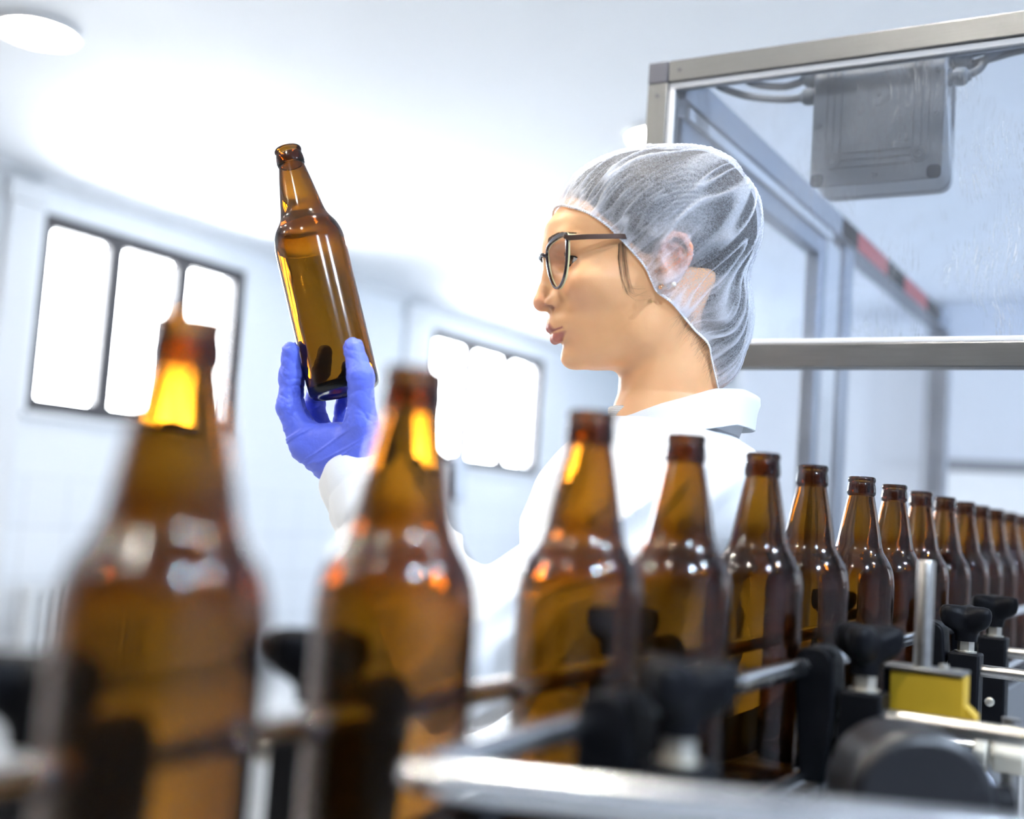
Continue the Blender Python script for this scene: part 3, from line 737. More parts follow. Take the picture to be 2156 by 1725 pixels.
def surface_nets(D, lo, h):
    n = D.shape; S = D < 0
    c = [S[i:n[0]-1+i, j:n[1]-1+j, k:n[2]-1+k] for i in (0,1) for j in (0,1) for k in (0,1)]
    cnt = sum(x.astype(np.int8) for x in c)
    act = (cnt > 0) & (cnt < 8)
    idx = np.full(act.shape, -1, np.int64); ii = np.argwhere(act); idx[act] = np.arange(len(ii))
    acc = np.zeros((len(ii), 3)); w = np.zeros(len(ii))
    for ax in range(3):
        o1, o2 = [a for a in range(3) if a != ax]
        for u in (0, 1):
            for v in (0, 1):
                a = [0,0,0]; a[o1] = u; a[o2] = v; b = list(a); b[ax] = 1
                da = D[ii[:,0]+a[0], ii[:,1]+a[1], ii[:,2]+a[2]]; db = D[ii[:,0]+b[0], ii[:,1]+b[1], ii[:,2]+b[2]]
                mk = (da < 0) != (db < 0)
                t = np.where(mk, da/np.where(mk, da-db, 1), 0)
                p = np.tile(np.array(a, float), (len(ii), 1)); p[:, ax] += t
                acc[mk] += p[mk]; w[mk] += 1
    V = (ii + acc/w[:, None])*h + np.asarray(lo)
    Q = []
    for ax in range(3):
        o1, o2 = (ax+1) % 3, (ax+2) % 3
        sl0 = [slice(1, n[a]-1) for a in range(3)]; sl1 = list(sl0); sl0[ax] = slice(0, n[ax]-1); sl1[ax] = slice(1, n[ax])
        A = S[tuple(sl0)]; B = S[tuple(sl1)]
        for sgn in (0, 1):
            e = np.argwhere((A & ~B) if sgn == 0 else (~A & B))
            if not len(e): continue
            base = e + np.array([1 if a != ax else 0 for a in range(3)])
            def cell(d1, d2):
                q = base.copy(); q[:, o1] -= d1; q[:, o2] -= d2
                return idx[q[:,0], q[:,1], q[:,2]]
            quad = np.stack([cell(1,1), cell(0,1), cell(0,0), cell(1,0)], 1)
            Q.append(quad if sgn == 0 else quad[:, ::-1])
    return V, np.concatenate(Q)
def vnoise(P, s, seed=0):
    """smooth value noise in [-1, 1] at points (arrays of one shape)"""
    r = np.random.default_rng(seed); T = r.uniform(-1, 1, (32, 32, 32)).astype(np.float32)
    out = 0; f = []; i = []
    for a in range(3):
        x = np.asarray(P[a])/(s[a] if hasattr(s, '__len__') else s) + 100.37; b = np.floor(x).astype(np.int64); t = x-b; f.append(t*t*(3-2*t)); i.append(b)
    for dx in (0,1):
        for dy in (0,1):
            for dz in (0,1):
                wt = (f[0] if dx else 1-f[0])*(f[1] if dy else 1-f[1])*(f[2] if dz else 1-f[2])
                out = out + wt*T[(i[0]+dx) % 32, (i[1]+dy) % 32, (i[2]+dz) % 32]
    return out
# ------------------------------------------------------------------ the woman: head frame (mm): f forward, l her left (towards the camera), u up
HF = Vector((-.797, -.605, 0)).normalized(); HL = Vector((-HF.y, HF.x, 0)); HO = Vector((-.4978, 1.0998, 1.4463))
PX, PY = -.535, 1.125                    # where she stands
HM = Matrix(((HF.x, HL.x, 0, HO.x-PX), (HF.y, HL.y, 0, HO.y-PY), (0, 0, 1, HO.z), (0, 0, 0, 1)))
HMn = np.array(HM)
def toW(V):
    V = np.asarray(V, float)*.001
    return V @ HMn[:3, :3].T + HMn[:3, 3]
def W1(f, l, u): return Vector(toW([[f, l, u]])[0])
def loc(p):
    """scene point -> head frame (mm)"""
    d = Vector(p) - HO
    return np.array((d.dot(HF), d.dot(HL), d.z))*1000
def locpx(px, py, l):
    d = at(px, py, 1) - CAM; t = ((HO + HL*(l*.001) - CAM).dot(HL))/d.dot(HL)
    q = loc(CAM + d*t); return q
woman = thing('person', 'woman in a white coat, hair net and glasses holding a bottle up', 'person', (PX, PY, 0))

def head_field(P, fine=True):
    F, Lr, U = P; l = np.abs(Lr)
    uu = [-200,-118,-112,-106,-100,-94,-88,-80,-70,-60,-50,-40,-30,-20,-10,0,10,20,30,47,60,75,90,100,108,113]
    f0 = [ 50,  60,  76, 82.5, 84,85.5, 87, 91, 95.5,97.5,98,99.5,102,105.5,109.5,111.5,112.5,113,112.5,101.5,93,81,64,48,28,5]
    Wd = [ 20,  24,  30,  36,  41,  45,  48, 51.5,55, 58, 61, 63.5,66,  67, 68,  69, 70,  71,  72, 72,70,64,53,42,29,12]
    fm = [ 25,  25,  25,  25,  24,  22,  20, 16, 12, 10,  10, 10,  10,  10, 10,  10,  8,   5,   0, -5,-8,-10,-12,-14,-16,-16]
    fb = [-20, -20, -20, -20, -20, -25, -30,-36,-45,-55, -62,-68, -74, -79,-83, -86,-88, -90,-91,-90,-87,-80,-70,-60,-46,-30]
    U0 = np.clip(U, -118, 113)
    uf = np.arange(-230, 126, 1.0); ker = np.exp(-(np.arange(-9, 10)/3.2)**2); ker /= ker.sum()
    def tab(a):
        q = np.interp(np.clip(uf, -200, 113), uu, a); q = np.convolve(np.pad(q, 9, mode='edge'), ker, 'valid'); return np.interp(U0, uf, q).astype(np.float32)
    f0, Wd, fm, fb = (tab(a) for a in (f0, Wd, fm, fb))
    a = F - fm; A = np.where(a > 0, f0-fm, fm-fb)
    p = np.interp(U0, [-118,-100,-80,-60,-20,20], [2.0,2.05,2.1,2.15,2.25,2.3]).astype(np.float32)
    rho = ((np.abs(a)/A)**p + (l/Wd)**p + 1e-6)**(1/p)
    r = np.sqrt(a*a + l*l)
    d = r*(1 - 1/rho)*.9
    d = np.where(rho < .2, -12, d)
    d = smax(d, (-116.5 + (76-F)*.13) - U, 14)                      # underside of the jaw
    d = smax(d, U - 112, 6)
    # chin, jaw, cheeks, brow
    d = smin(d, ell((F,l,U), (74.5,0,-104.5), (12.5,15,11)), 9)
    d = smin(d, ell((F,l,U), (66,46,-36), (22,15,15)), 22)
    d = smin(d, ell((F,l,U), (12,47,-76), (15,8,14)), 24)
    d = smin(d, cap((F,l,U), (104,0,4), (93,34,10), 7.5, 7), 11)
    # neck
    c = -24.5 + (U+130)*-.02
    dn = (np.sqrt(((F-c)/(50.5+np.clip(-135-U,0,60)*.25))**2 + (l/(46+np.clip(-135-U,0,80)*.5))**2 + 1e-9) - 1)*47
    dn = smax(dn, U+25, 10)
    dn = smin(dn, cap((F,l,U), (-14,52,-50), (14,18,-172), 11, 9), 15)
    d = smin(d, dn, 13)
    # eye sockets, then lids
    d = smax(d, -ell((F,l,U), (102,34,-12), (17.5,18.5,10.5)), 11)
    d = smin(d, ell((F,l,U), (76.5,33,-11.5), (13.6,13.9,13.4)), 3.2)
    d = smin(d, cap((F,l,U), (97.5,22,8.5), (86.5,47,9), 3.6, 3), 6)
    # nose
    nz = chain((F,l,U), [(104.5,0,-6),(105,0,-24),(107,0,-37),(110.2,0,-49.5)], [6.6,7.0,8.2,9.8], 3)
    nz = smin(nz, cap((F,l,U), (104,0,-52), (97,0,-57), 5.0, 4.5), 5)
    nz = smin(nz, ell((F,l,U), (100.3,12.6,-51.3), (9.4,6.6,7.6)), 3.6)
    d = smin(d, nz, 7)
    d = smin(d, cap((F,l,U), (101,5,-20), (95,15,-46), 6, 6), 9)
    # mouth region
    d = smin(d, ell((F,l,U), (86,0,-71), (18.2,25,14)), 9)
    ul = chain((F,l,U), [(99.9,0,-75.2),(98.3,7.5,-74.6),(88.2,22.5,-76.1)], [5.4,5.0,2.0], 2)
    ll_ = chain((F,l,U), [(94.8,0,-86.3),(93.6,8,-85.2),(87.4,21,-78.3)], [5.6,5.0,2.0], 2)
    d = smin(d, ul, 3); d = smin(d, ll_, 3)
    d = smax(d, -chain((F,l,U), [(103.2,0,-81.2),(101.5,8,-80.4),(91.6,22.5,-76.6)], [1.15,1.0,.7]), 1.4)
    d = smax(d, -cap((F,l,U), (106.5,0,-63), (105.5,0,-69), 2.2, 2.4), 4)   # philtrum
    d = smax(d, -cap((F,l,U), (111,8.2,-57), (103.2,13.8,-57.6), 3.6, 4.3), 1.3)       # nostrils
    # ears
    ez = 6
    E = (F, l - .30*(-F)*0, U)
    e = ell(E, (-4,73,-8), (14,4.2,22))
    hp = [(8,72,-16),(9,76,-5),(7,80,6),(-1,83,14),(-11,84,12),(-18,84,2),(-18,83,-9),(-13,80,-20),(-6,76,-29),(1,73,-32)]
    e = smin(e, chain(E, hp, [2.4,2.6,2.8,3.0,3.1,3.0,2.9,3.0,3.8,4.4]), 3)
    e = smin(e, ell(E, (-1,74,-31), (6.5,4,7)), 3)
    e = smax(e, -ell(E, (-3,81,-13), (7.5,6.5,10)), 2.5)
    e = smin(e, cap(E, (7,75,-14), (5,76,-18), 3.0, 2.6), 2)
    e = smin(e, chain(E, [(2,79,3),(-8,80,2),(-11,79,-10),(-6,77,-20)], [1.8,1.9,2.0,1.8]), 2)
    d = smin(d, e, 4)
    # lid openings
    s = (l-33)/13.0
    up = -11.5 + 4.6*(1-s*s) + s*.9; lo_ = -11.8 - 3.4*(1-s*s) + s*.9
    op = np.maximum(np.maximum(U-up, lo_-U), np.maximum(76.5-F, np.abs(s)*13-12.8))
    d = smax(d, -op, .5)
    return d, ul, ll_
g = Grid((-112,-92,-210), (128,92,116), 1.3)
D, ul_, ll2 = head_field(g.P)
V, Q = surface_nets(D, g.lo, g.h)
del D, ul_, ll2
dv, ulv, llv = head_field(tuple(V[:, i].astype(np.float32) for i in range(3)))
lipm = np.clip(1.3 - np.minimum(ulv, llv)/1.0, 0, 1)*np.clip((24.5-np.abs(V[:,1]))/2, 0, 1)
lipm *= np.clip((V[:,0] - 80)/4, 0, 1)
# warm flush: nose tip, ear, cheeks ; shade of the nostril hollows is put into the skin colour
fl = np.exp(-(((V[:,0]-112)/12)**2 + (V[:,1]/12)**2 + ((V[:,2]+52)/9)**2))*.8 + .9*np.clip((np.abs(V[:,1])-73)/6, 0, 1) + .2*np.exp(-(((V[:,0]-80)/22)**2+((np.abs(V[:,1])-48)/20)**2+((V[:,2]+44)/20)**2))
nost = np.exp(-(((V[:,0]-106.5)/5.0)**2+((np.abs(V[:,1])-11.5)/4.4)**2+((V[:,2]+55)/2.6)**2)*1.1)
HEADV, HEADQ, HEADATTR = V, Q, {'lip': lipm, 'flush': np.clip(fl, 0, 1), 'nostril_shade': nost}

skin = bpy.data.materials.new('skin'); skin.use_nodes = True; nt = skin.node_tree; pb = nt.nodes['Principled BSDF']
def attr(nm):
    a = nt.nodes.new('ShaderNodeAttribute'); a.attribute_name = nm; return a.outputs['Fac']
def mixc(f, a, b):
    m_ = nt.nodes.new('ShaderNodeMix'); m_.data_type = 'RGBA'
    nt.links.new(f, m_.inputs[0])
    for i, c in ((6, a), (7, b)):
        if isinstance(c, tuple): m_.inputs[i].default_value = (*c, 1)
        else: nt.links.new(c, m_.inputs[i])
    return m_.outputs[2]
tc = nt.nodes.new('ShaderNodeTexCoord'); n1 = nt.nodes.new('ShaderNodeTexNoise'); n1.inputs['Scale'].default_value = 45; n1.inputs['Detail'].default_value = 6
nt.links.new(tc.outputs['Object'], n1.inputs['Vector'])
c = mixc(n1.outputs['Fac'], (.72,.375,.175), (.80,.445,.22))
c = mixc(attr('flush'), c, (.74,.32,.20)); c = mixc(attr('lip'), c, (.44,.15,.105)); c = mixc(attr('nostril_shade'), c, (.13,.03,.02))
nt.links.new(c, pb.inputs['Base Color'])
pb.inputs['Roughness'].default_value = .42; pb.inputs['Specular IOR Level'].default_value = .45
pb.inputs['Subsurface Weight'].default_value = .25; pb.inputs['Subsurface Radius'].default_value = (1, .35, .2); pb.inputs['Subsurface Scale'].default_value = .004
n2 = nt.nodes.new('ShaderNodeTexNoise'); n2.inputs['Scale'].default_value = 900; n2.inputs['Detail'].default_value = 3; nt.links.new(tc.outputs['Object'], n2.inputs['Vector'])
bp = nt.nodes.new('ShaderNodeBump'); bp.inputs['Strength'].default_value = .12; bp.inputs['Distance'].default_value = .0006
nt.links.new(n2.outputs['Fac'], bp.inputs['Height']); nt.links.new(bp.outputs['Normal'], pb.inputs['Normal'])
M['skin'] = skin

# eyes
M['eyewhite'] = mat('eye_white', (.78,.76,.73), .12, coat=.5)
M['iris'] = mat('iris_brown', (.06,.028,.012), .15, coat=1.)
M['pupil'] = mat('pupil', (.004,.004,.004), .05, coat=1.)
for s in (1, -1):
    q = Matrix.Rotation(math.radians(-4 if s == 1 else -4), 4, 'Z')
    m = MB(); prof = []
    for th in np.linspace(0.0005, math.pi-.001, 40):
        bul = .55*max(0, math.cos(th)-.86)/.14
        prof.append(((11.9+bul)*math.sin(th), (11.9+bul)*math.cos(th)))
    vs = []; fs = []; ms_ = []; n = 40
    for r, z in prof:
        for k in range(n):
            a = 2*math.pi*k/n
            p = q @ Vector((z, r*math.cos(a), r*math.sin(a))); vs.append(W1(76.5+p.x, s*33+p.y, -11.5+p.z))
    for i in range(len(prof)-1):
        r = prof[i+1][0]; front = prof[i+1][1] > 0
        mi = 2 if front and r < 2.3 else (1 if front and r < 5.9 else 0)
        for k in range(n): fs.append((i*n+k, i*n+(k+1) % n, (i+1)*n+(k+1) % n, (i+1)*n+k)); ms_.append(mi)
    m.v = [tuple(v) for v in vs]; m.f = fs; m.m = ms_
    m.build('eye', [M['eyewhite'], M['iris'], M['pupil']], woman, angle=180)
# lashes and brows: short tapered hairs
M['lash'] = mat('dark_lash', (.012,.008,.006), .5)
M['browhair'] = mat('brow_hair', (.10,.055,.03), .6)
def hair_tube(m, pts, r0, r1=.01, n=4):
    N = len(pts); m.tube([W1(*p) for p in pts], [(.001*(r0+(r1-r0)*i/(N-1))) for i in range(N)], n, caps=False)
rl = random.Random(3)
def skin_f(l, u):
    fs_ = np.arange(125, 60, -.4, dtype=np.float32); z = np.zeros_like(fs_)
    d = head_field((fs_, z+l, z+u))[0]; return float(fs_[np.argmax(d < 0)])
browf = {(i, j): skin_f(14+i*3, 6+j*3) for i in range(15) for j in range(5)}
def bf(l, u):
    x = min(max((l-14)/3, 0), 13.999); y = min(max((u-6)/3, 0), 3.999); i, j = int(x), int(y); x -= i; y -= j
    return (browf[i,j]*(1-x)+browf[i+1,j]*x)*(1-y) + (browf[i,j+1]*(1-x)+browf[i+1,j+1]*x)*y
for s in (1, -1):
    m = MB()
    for k in range(46):
        t = -1 + 2*k/45; l = 33+12.2*t
        u = -11.5 + 4.6*(1-t*t) + t*.9; f = 76.5 + math.sqrt(max(4, 13.2**2 - (12.2*t)**2 - (u+11.5)**2))
        ln = 8.0*(1-.35*abs(t-.2)) + rl.uniform(-.8, .8); sp = t*.45+rl.uniform(-.08, .08)
        hair_tube(m, [(f-.3, s*l, u), (f+ln*.45, s*(l+ln*.3*sp), u-.6), (f+ln*.85, s*(l+ln*.6*sp), u+.8), (f+ln, s*(l+ln*.75*sp), u+3.2)], .17, .03)
        if k % 2 == 0:
            u2 = -11.8 - 3.4*(1-t*t) + t*.9; f2 = 76.5 + math.sqrt(max(4, 13.2**2 - (12.2*t)**2 - (u2+11.5)**2))
            hair_tube(m, [(f2-.3, s*l, u2), (f2+2.2, s*(l+.6*sp), u2-1.6), (f2+3.4, s*(l+1.6*sp), u2-1.4)], .12, .03)
    lp = []
    for k in range(24):
        t = -1+2*k/23; u = -11.4 + 4.6*(1-t*t) + t*.9; lp.append((76.5 + math.sqrt(max(4, 13.0**2-(12.2*t)**2-(u+11.5)**2)), s*(33+12.4*t), u))
    m.tube([W1(*p) for p in lp], .00055, 6)
    m.build('eyelashes', M['lash'], woman, angle=180)
    m = MB()
    for k in range(190):
        t = rl.random(); l = 17+t*31; u = 9.6 + 4.0*math.sin(t*2.4) + rl.uniform(-2.0, 2.0)*(1-.55*t)
        dx = 4+rl.random()*3; u2, u3 = u+1.3*(1-t), u+.8-1.6*t
        hair_tube(m, [(bf(l, u)+.1, s*l, u), (bf(l+dx*.5, u2)+.7, s*(l+dx*.5), u2), (bf(l+dx, u3)+.5, s*(l+dx), u3)], .15, .04)
    m.build('eyebrow', M['browhair'], woman, angle=180)
# ------------------------------------------------------------------ hair, hair net, glasses
def hull(P):
    d = smin(ell(P, (-3,0,38), (107,91,84)), ell(P, (-40,0,58), (64,74,66)), 14)
    return smin(d, ell(P, (-62,0,-50), (45,56,70)), 18)
BAND = [(101.5,46.5),(97.5,43.8),(90.5,39.2),(79,32.7),(61,20.4),(47.8,8.5),(34.3,-4.1),(21.8,-16.9),(14,-30),(7.5,-39.5),(-6,-48),(-17.5,-57.9),(-36,-70),(-51,-83),(-58,-99),(-65,-120)]
def skin_l(f, u):
    ls = np.arange(100, -.5, -.5, dtype=np.float32); z = np.zeros_like(ls)
    d, _, _ = head_field((z+f, ls, z+u)); k = np.argmax(d < 0); return float(ls[k]) if (d < 0).any() else 0.0
def hull_l(f, u):
    ls = np.arange(100, -.5, -.5, dtype=np.float32); z = np.zeros_like(ls)
    d = hull((z+f, ls, z+u)); k = np.argmax(d < 0); return float(ls[k]) if (d < 0).any() else 0.0
bs = []
for i, (f_, u_) in enumerate(BAND):
    l_ = skin_l(f_, u_)
    if i >= 10: l_ = max(l_, min(hull_l(f_, u_)*.95, skin_l(f_, u_)+6))
    bs.append((f_, l_+1.0 if i else 0.0, u_))
bs[0] = (103.0, 0, 47.5); bs[1] = (100.6, max(14, min(bs[1][1], 24)), 45.3); bs[2] = (93.5, max(28, min(bs[2][1], 40)), 40.5)
bs[-1] = (-68, min(bs[-1][1], 34), -122); bs.append((-77, 0, -123))
loop = bs + [(f_, -l_, u_) for f_, l_, u_ in bs[-2:0:-1]]
def closed_cr(P, n):
    P = np.array(P, float); N = len(P); out = []
    for i in range(N):
        a, b, c, d = P[i-1], P[i], P[(i+1) % N], P[(i+2) % N]
        for t in np.linspace(0, 1, n, endpoint=False):
            out.append(.5*((2*b)+(c-a)*t+(2*a-5*b+4*c-d)*t*t+(3*b-a-3*c+d)*t**3))
    return np.array(out)
def resample(C, n):
    D_ = np.linalg.norm(np.roll(C, -1, 0)-C, axis=1); s_ = np.concatenate([[0], np.cumsum(D_)]); t = np.linspace(0, s_[-1], n, endpoint=False)
    C2 = np.vstack([C, C[:1]]); return np.stack([np.interp(t, s_, C2[:, k]) for k in range(3)], 1)
bandc = resample(closed_cr(loop, 20), 900)
# hair volume under the net
g = Grid((-116,-100,-130), (112,100,132), 2.4)
def fband(u): return np.interp(u, [b[1] for b in BAND][::-1], [b[0] for b in BAND][::-1])
H_ = hull(g.P) + 4.5
H_ = smax(H_, (g.P[0] - (fband(np.clip(g.P[2], -120, 47)).astype(np.float32) - 3) + np.maximum(0, -118-g.P[2])*.3)*.75, 9)
H_ = smax(H_, -ell((g.P[0], np.abs(g.P[1]), g.P[2]), (2,90,-16), (25,26,32)), 6)
st_ = vnoise((g.P[0]*.8+g.P[2]*.6, g.P[1], g.P[2]*.8-g.P[0]*.6), (40, 7, 7), 5)
H_ = H_ + .9*st_
Vh, Qh = surface_nets(H_, g.lo, g.h)
hm = bpy.data.materials.new('dark_brown_hair'); hm.use_nodes = True; nt = hm.node_tree; pb = nt.nodes['Principled BSDF']
tc = nt.nodes.new('ShaderNodeTexCoord'); mp = nt.nodes.new('ShaderNodeMapping'); mp.inputs['Rotation'].default_value = (.4, .6, .65); mp.inputs['Scale'].default_value = (18, 320, 320)
nz_ = nt.nodes.new('ShaderNodeTexNoise'); nz_.inputs['Scale'].default_value = 1; nz_.inputs['Detail'].default_value = 5
nt.links.new(tc.outputs['Object'], mp.inputs[0]); nt.links.new(mp.outputs[0], nz_.inputs['Vector'])
cr2 = nt.nodes.new('ShaderNodeValToRGB'); cr2.color_ramp.elements[0].position = .3; cr2.color_ramp.elements[0].color = (.006,.004,.003,1); cr2.color_ramp.elements[1].position = .75; cr2.color_ramp.elements[1].color = (.032,.02,.014,1)
nt.links.new(nz_.outputs['Fac'], cr2.inputs[0]); nt.links.new(cr2.outputs[0], pb.inputs['Base Color']); pb.inputs['Roughness'].default_value = .55; pb.inputs['Specular IOR Level'].default_value = .3
bp = nt.nodes.new('ShaderNodeBump'); bp.inputs['Strength'].default_value = .6; bp.inputs['Distance'].default_value = .001
nt.links.new(nz_.outputs['Fac'], bp.inputs['Height']); nt.links.new(bp.outputs['Normal'], pb.inputs['Normal']); M['hair'] = hm
# hair net
NT, NS = 1100, 96
bn = resample(bandc, NT)
Cn = np.array((-8., 0, 18)); ap = np.array((-84., 6, 96)) - Cn; ap /= np.linalg.norm(ap)
bd = bn - Cn; rb = np.linalg.norm(bd, axis=1); bd = bd/rb[:, None]
om = np.arccos(np.clip(bd @ ap, -1, 1))
ts = np.linspace(0, 1, NS)
aa = np.linspace(0, 2*np.pi, NT, endpoint=False)
dirs = (np.sin((1-ts)[None, :]*om[:, None])[..., None]*bd[:, None, :] + np.sin(ts[None, :]*om[:, None])[..., None]*ap)/np.sin(om)[:, None, None]
rs_ = np.arange(30, 190, 1.0, dtype=np.float32)
Rh = np.zeros((NT, NS), np.float32)
for j in range(NS):
    dd_ = dirs[:, j, :].astype(np.float32)
    P = tuple(Cn[k] + dd_[:, k:k+1]*rs_[None, :] for k in range(3))
    h_ = hull(P) < 0
    last = h_.shape[1]-1-np.argmax(h_[:, ::-1], axis=1)
    Rh[:, j] = rs_[last] + 1
Rh = (Rh + np.roll(Rh, 1, 0) + np.roll(Rh, -1, 0))/3
sm_ = np.clip(ts/.16, 0, 1); sm_ = sm_*sm_*(3-2*sm_)
R = rb[:, None]*(1-sm_) + Rh*sm_
def ring(cells, seed, twist=0, tl=2.5, tw=0):
    a2 = aa[:, None] + twist*ts[None, :]
    r_ = cells/(2*np.pi)
    return vnoise((np.cos(a2)*r_+50, np.sin(a2)*r_+50, ts[None, :]*tl+np.zeros_like(a2)), 1, seed)
n1_ = ring(52, 21, .10, 2.2); n2_ = ring(120, 22, -.12, 4.0); n3_ = ring(24, 23, .25, 2.0); n4_ = ring(210, 24, 0, 7.0)
r1 = np.exp(-(n1_/.10)**2); r2 = np.exp(-(n2_/.16)**2); r3 = np.clip((n3_-.08)*3.2, 0, 1); r4 = np.exp(-(n4_/.22)**2)
near = np.exp(-(ts/.30)**2)[None, :]; env = (np.clip(ts/.06, 0, 1)*np.clip((1-ts)/.1, .15, 1))[None, :]
R = R + env*(2.6*n3_ + 1.9*(r1-.3) + 1.1*near*(r2-.3))
R = R + np.where(ts[None,:] < .05, 1.2*(1-ts[None,:]/.05), 0)
# clear of the skin and ears
sd_ = dirs[::4, ::3].astype(np.float32); rq = np.arange(60, 132, 1.5, dtype=np.float32)
Rk = np.zeros(sd_.shape[:2], np.float32)
for i_ in range(0, sd_.shape[0], 25):
    blk = sd_[i_:i_+25]
    P_ = tuple(Cn[k] + blk[..., k:k+1]*rq for k in range(3))
    hh_ = head_field(P_)[0] < 0
    Rk[i_:i_+25] = np.where(hh_.any(-1), rq[hh_.shape[-1]-1-np.argmax(hh_[..., ::-1], axis=-1)]+1.5, 0)
for _ in range(2): Rk = np.maximum(Rk, (np.roll(Rk, 1, 0)+np.roll(Rk, -1, 0)+Rk)/3)
ii_ = np.arange(NT)/4; jj_ = np.minimum(np.arange(NS)/3, Rk.shape[1]-1.001)
i0 = ii_.astype(int) % Rk.shape[0]; i1 = (i0+1) % Rk.shape[0]; ti = (ii_-ii_.astype(int))[:, None]; j0 = jj_.astype(int); tj = (jj_-j0)[None, :]
RK = (Rk[i0][:, j0]*(1-ti)+Rk[i1][:, j0]*ti)*(1-tj) + (Rk[i0][:, j0+1]*(1-ti)+Rk[i1][:, j0+1]*ti)*tj
R = np.maximum(R, RK + 2.2 + .8*r1)
Vn = Cn + dirs*R[..., None]
# keep the hair inside the net
from mathutils.kdtree import KDTree
sub = dirs[::3, ::2].reshape(-1, 3); Rs = R[::3, ::2].reshape(-1)
kd = KDTree(len(sub))
for i_, p_ in enumerate(sub): kd.insert(p_, i_)
kd.balance()
hd_ = Vh - Cn; hr_ = np.linalg.norm(hd_, axis=1); hd_ /= hr_[:, None]
near_ = np.array([kd.find(p_)[1] for p_ in hd_])
Vh = Cn + hd_*np.minimum(hr_, Rs[near_]-2.2)[:, None]

dens = .05 + .78*r1*(.45+.55*np.clip(ring(14, 31, 0, 3)+.5, 0, 1)) + .34*r2*near + .30*r3 + .16*r4*near + .22*near**3
idx = np.arange(NT*NS).reshape(NT, NS); nx = np.roll(idx, -1, 0)
Qn = np.stack([idx[:, :-1], nx[:, :-1], nx[:, 1:], idx[:, 1:]], -1).reshape(-1, 4)
nm = bpy.data.materials.new('hair_net_gauze'); nm.use_nodes = True; nt = nm.node_tree; nt.nodes.remove(nt.nodes['Principled BSDF'])
tr = nt.nodes.new('ShaderNodeBsdfTransparent'); df = nt.nodes.new('ShaderNodeBsdfDiffuse'); tl_ = nt.nodes.new('ShaderNodeBsdfTranslucent')
df.inputs[0].default_value = (.90,.92,.98,1); tl_.inputs[0].default_value = (.80,.84,.96,1)
ms = nt.nodes.new('ShaderNodeMixShader'); ms.inputs[0].default_value = .45; nt.links.new(df.outputs[0], ms.inputs[1]); nt.links.new(tl_.outputs[0], ms.inputs[2])
tc = nt.nodes.new('ShaderNodeTexCoord')
def mth(op, a, b):
    q = nt.nodes.new('ShaderNodeMath'); q.operation = op
    for i, v in enumerate((a, b)):
        if isinstance(v, (int, float)): q.inputs[i].default_value = v
        else: nt.links.new(v, q.inputs[i])
    return q.outputs[0]
def fibre(sc_, w_, sd):
    n_ = nt.nodes.new('ShaderNodeTexNoise'); n_.noise_dimensions = '4D'; n_.inputs['W'].default_value = sd; n_.inputs['Scale'].default_value = sc_; n_.inputs['Detail'].default_value = 2
    nt.links.new(tc.outputs['Object'], n_.inputs['Vector'])
    a = mth('ABSOLUTE', mth('SUBTRACT', n_.outputs['Fac'], .5), 0); r_ = nt.nodes.new('ShaderNodeMapRange'); r_.inputs['From Min'].default_value = w_; r_.inputs['From Max'].default_value = w_*.25; r_.inputs['To Min'].default_value = 0; r_.inputs['To Max'].default_value = 1
    nt.links.new(a, r_.inputs['Value']); return r_.outputs['Result']
fb_ = mth('MAXIMUM', mth('MAXIMUM', fibre(300, .026, 1), fibre(460, .028, 5)), mth('MAXIMUM', fibre(700, .035, 9), fibre(190, .013, 14)))
at_ = nt.nodes.new('ShaderNodeAttribute'); at_.attribute_name = 'dens'
al = mth('ADD', mth('MULTIPLY', at_.outputs['Fac'], .95), mth('MULTIPLY', fb_, .30))
al = mth('MINIMUM', al, .93)
mo = nt.nodes.new('ShaderNodeMixShader'); nt.links.new(al, mo.inputs[0]); nt.links.new(tr.outputs[0], mo.inputs[1]); nt.links.new(ms.outputs[0], mo.inputs[2])
nt.links.new(mo.outputs[0], nt.nodes['Material Output'].inputs[0]); M['net'] = nm
net = np_mesh('hair_net', toW(Vn.reshape(-1, 3)), Qn, M['net'], woman, {'dens': np.clip(dens, 0, 1).reshape(-1)})
M['elastic'] = mat('elastic_band', (.82,.83,.86), .7)
eb = MB(); tw = resample(bandc, 1400); nb = tw - Cn; nb /= np.linalg.norm(nb, axis=1)[:, None]
for ph in (0, math.pi):
    q = [W1(*(tw[i] + nb[i]*(1.6+.5*math.cos(i*.55+ph)) + np.array((0, 0, .8*math.sin(i*.55+ph))))) for i in range(1400)]
    eb.tube(q, .00075, 6, closed=True)
eb.build('elastic_edge', M['elastic'], net, angle=180)

hair = np_mesh('hair', toW(Vh), Qh, M['hair'], woman)
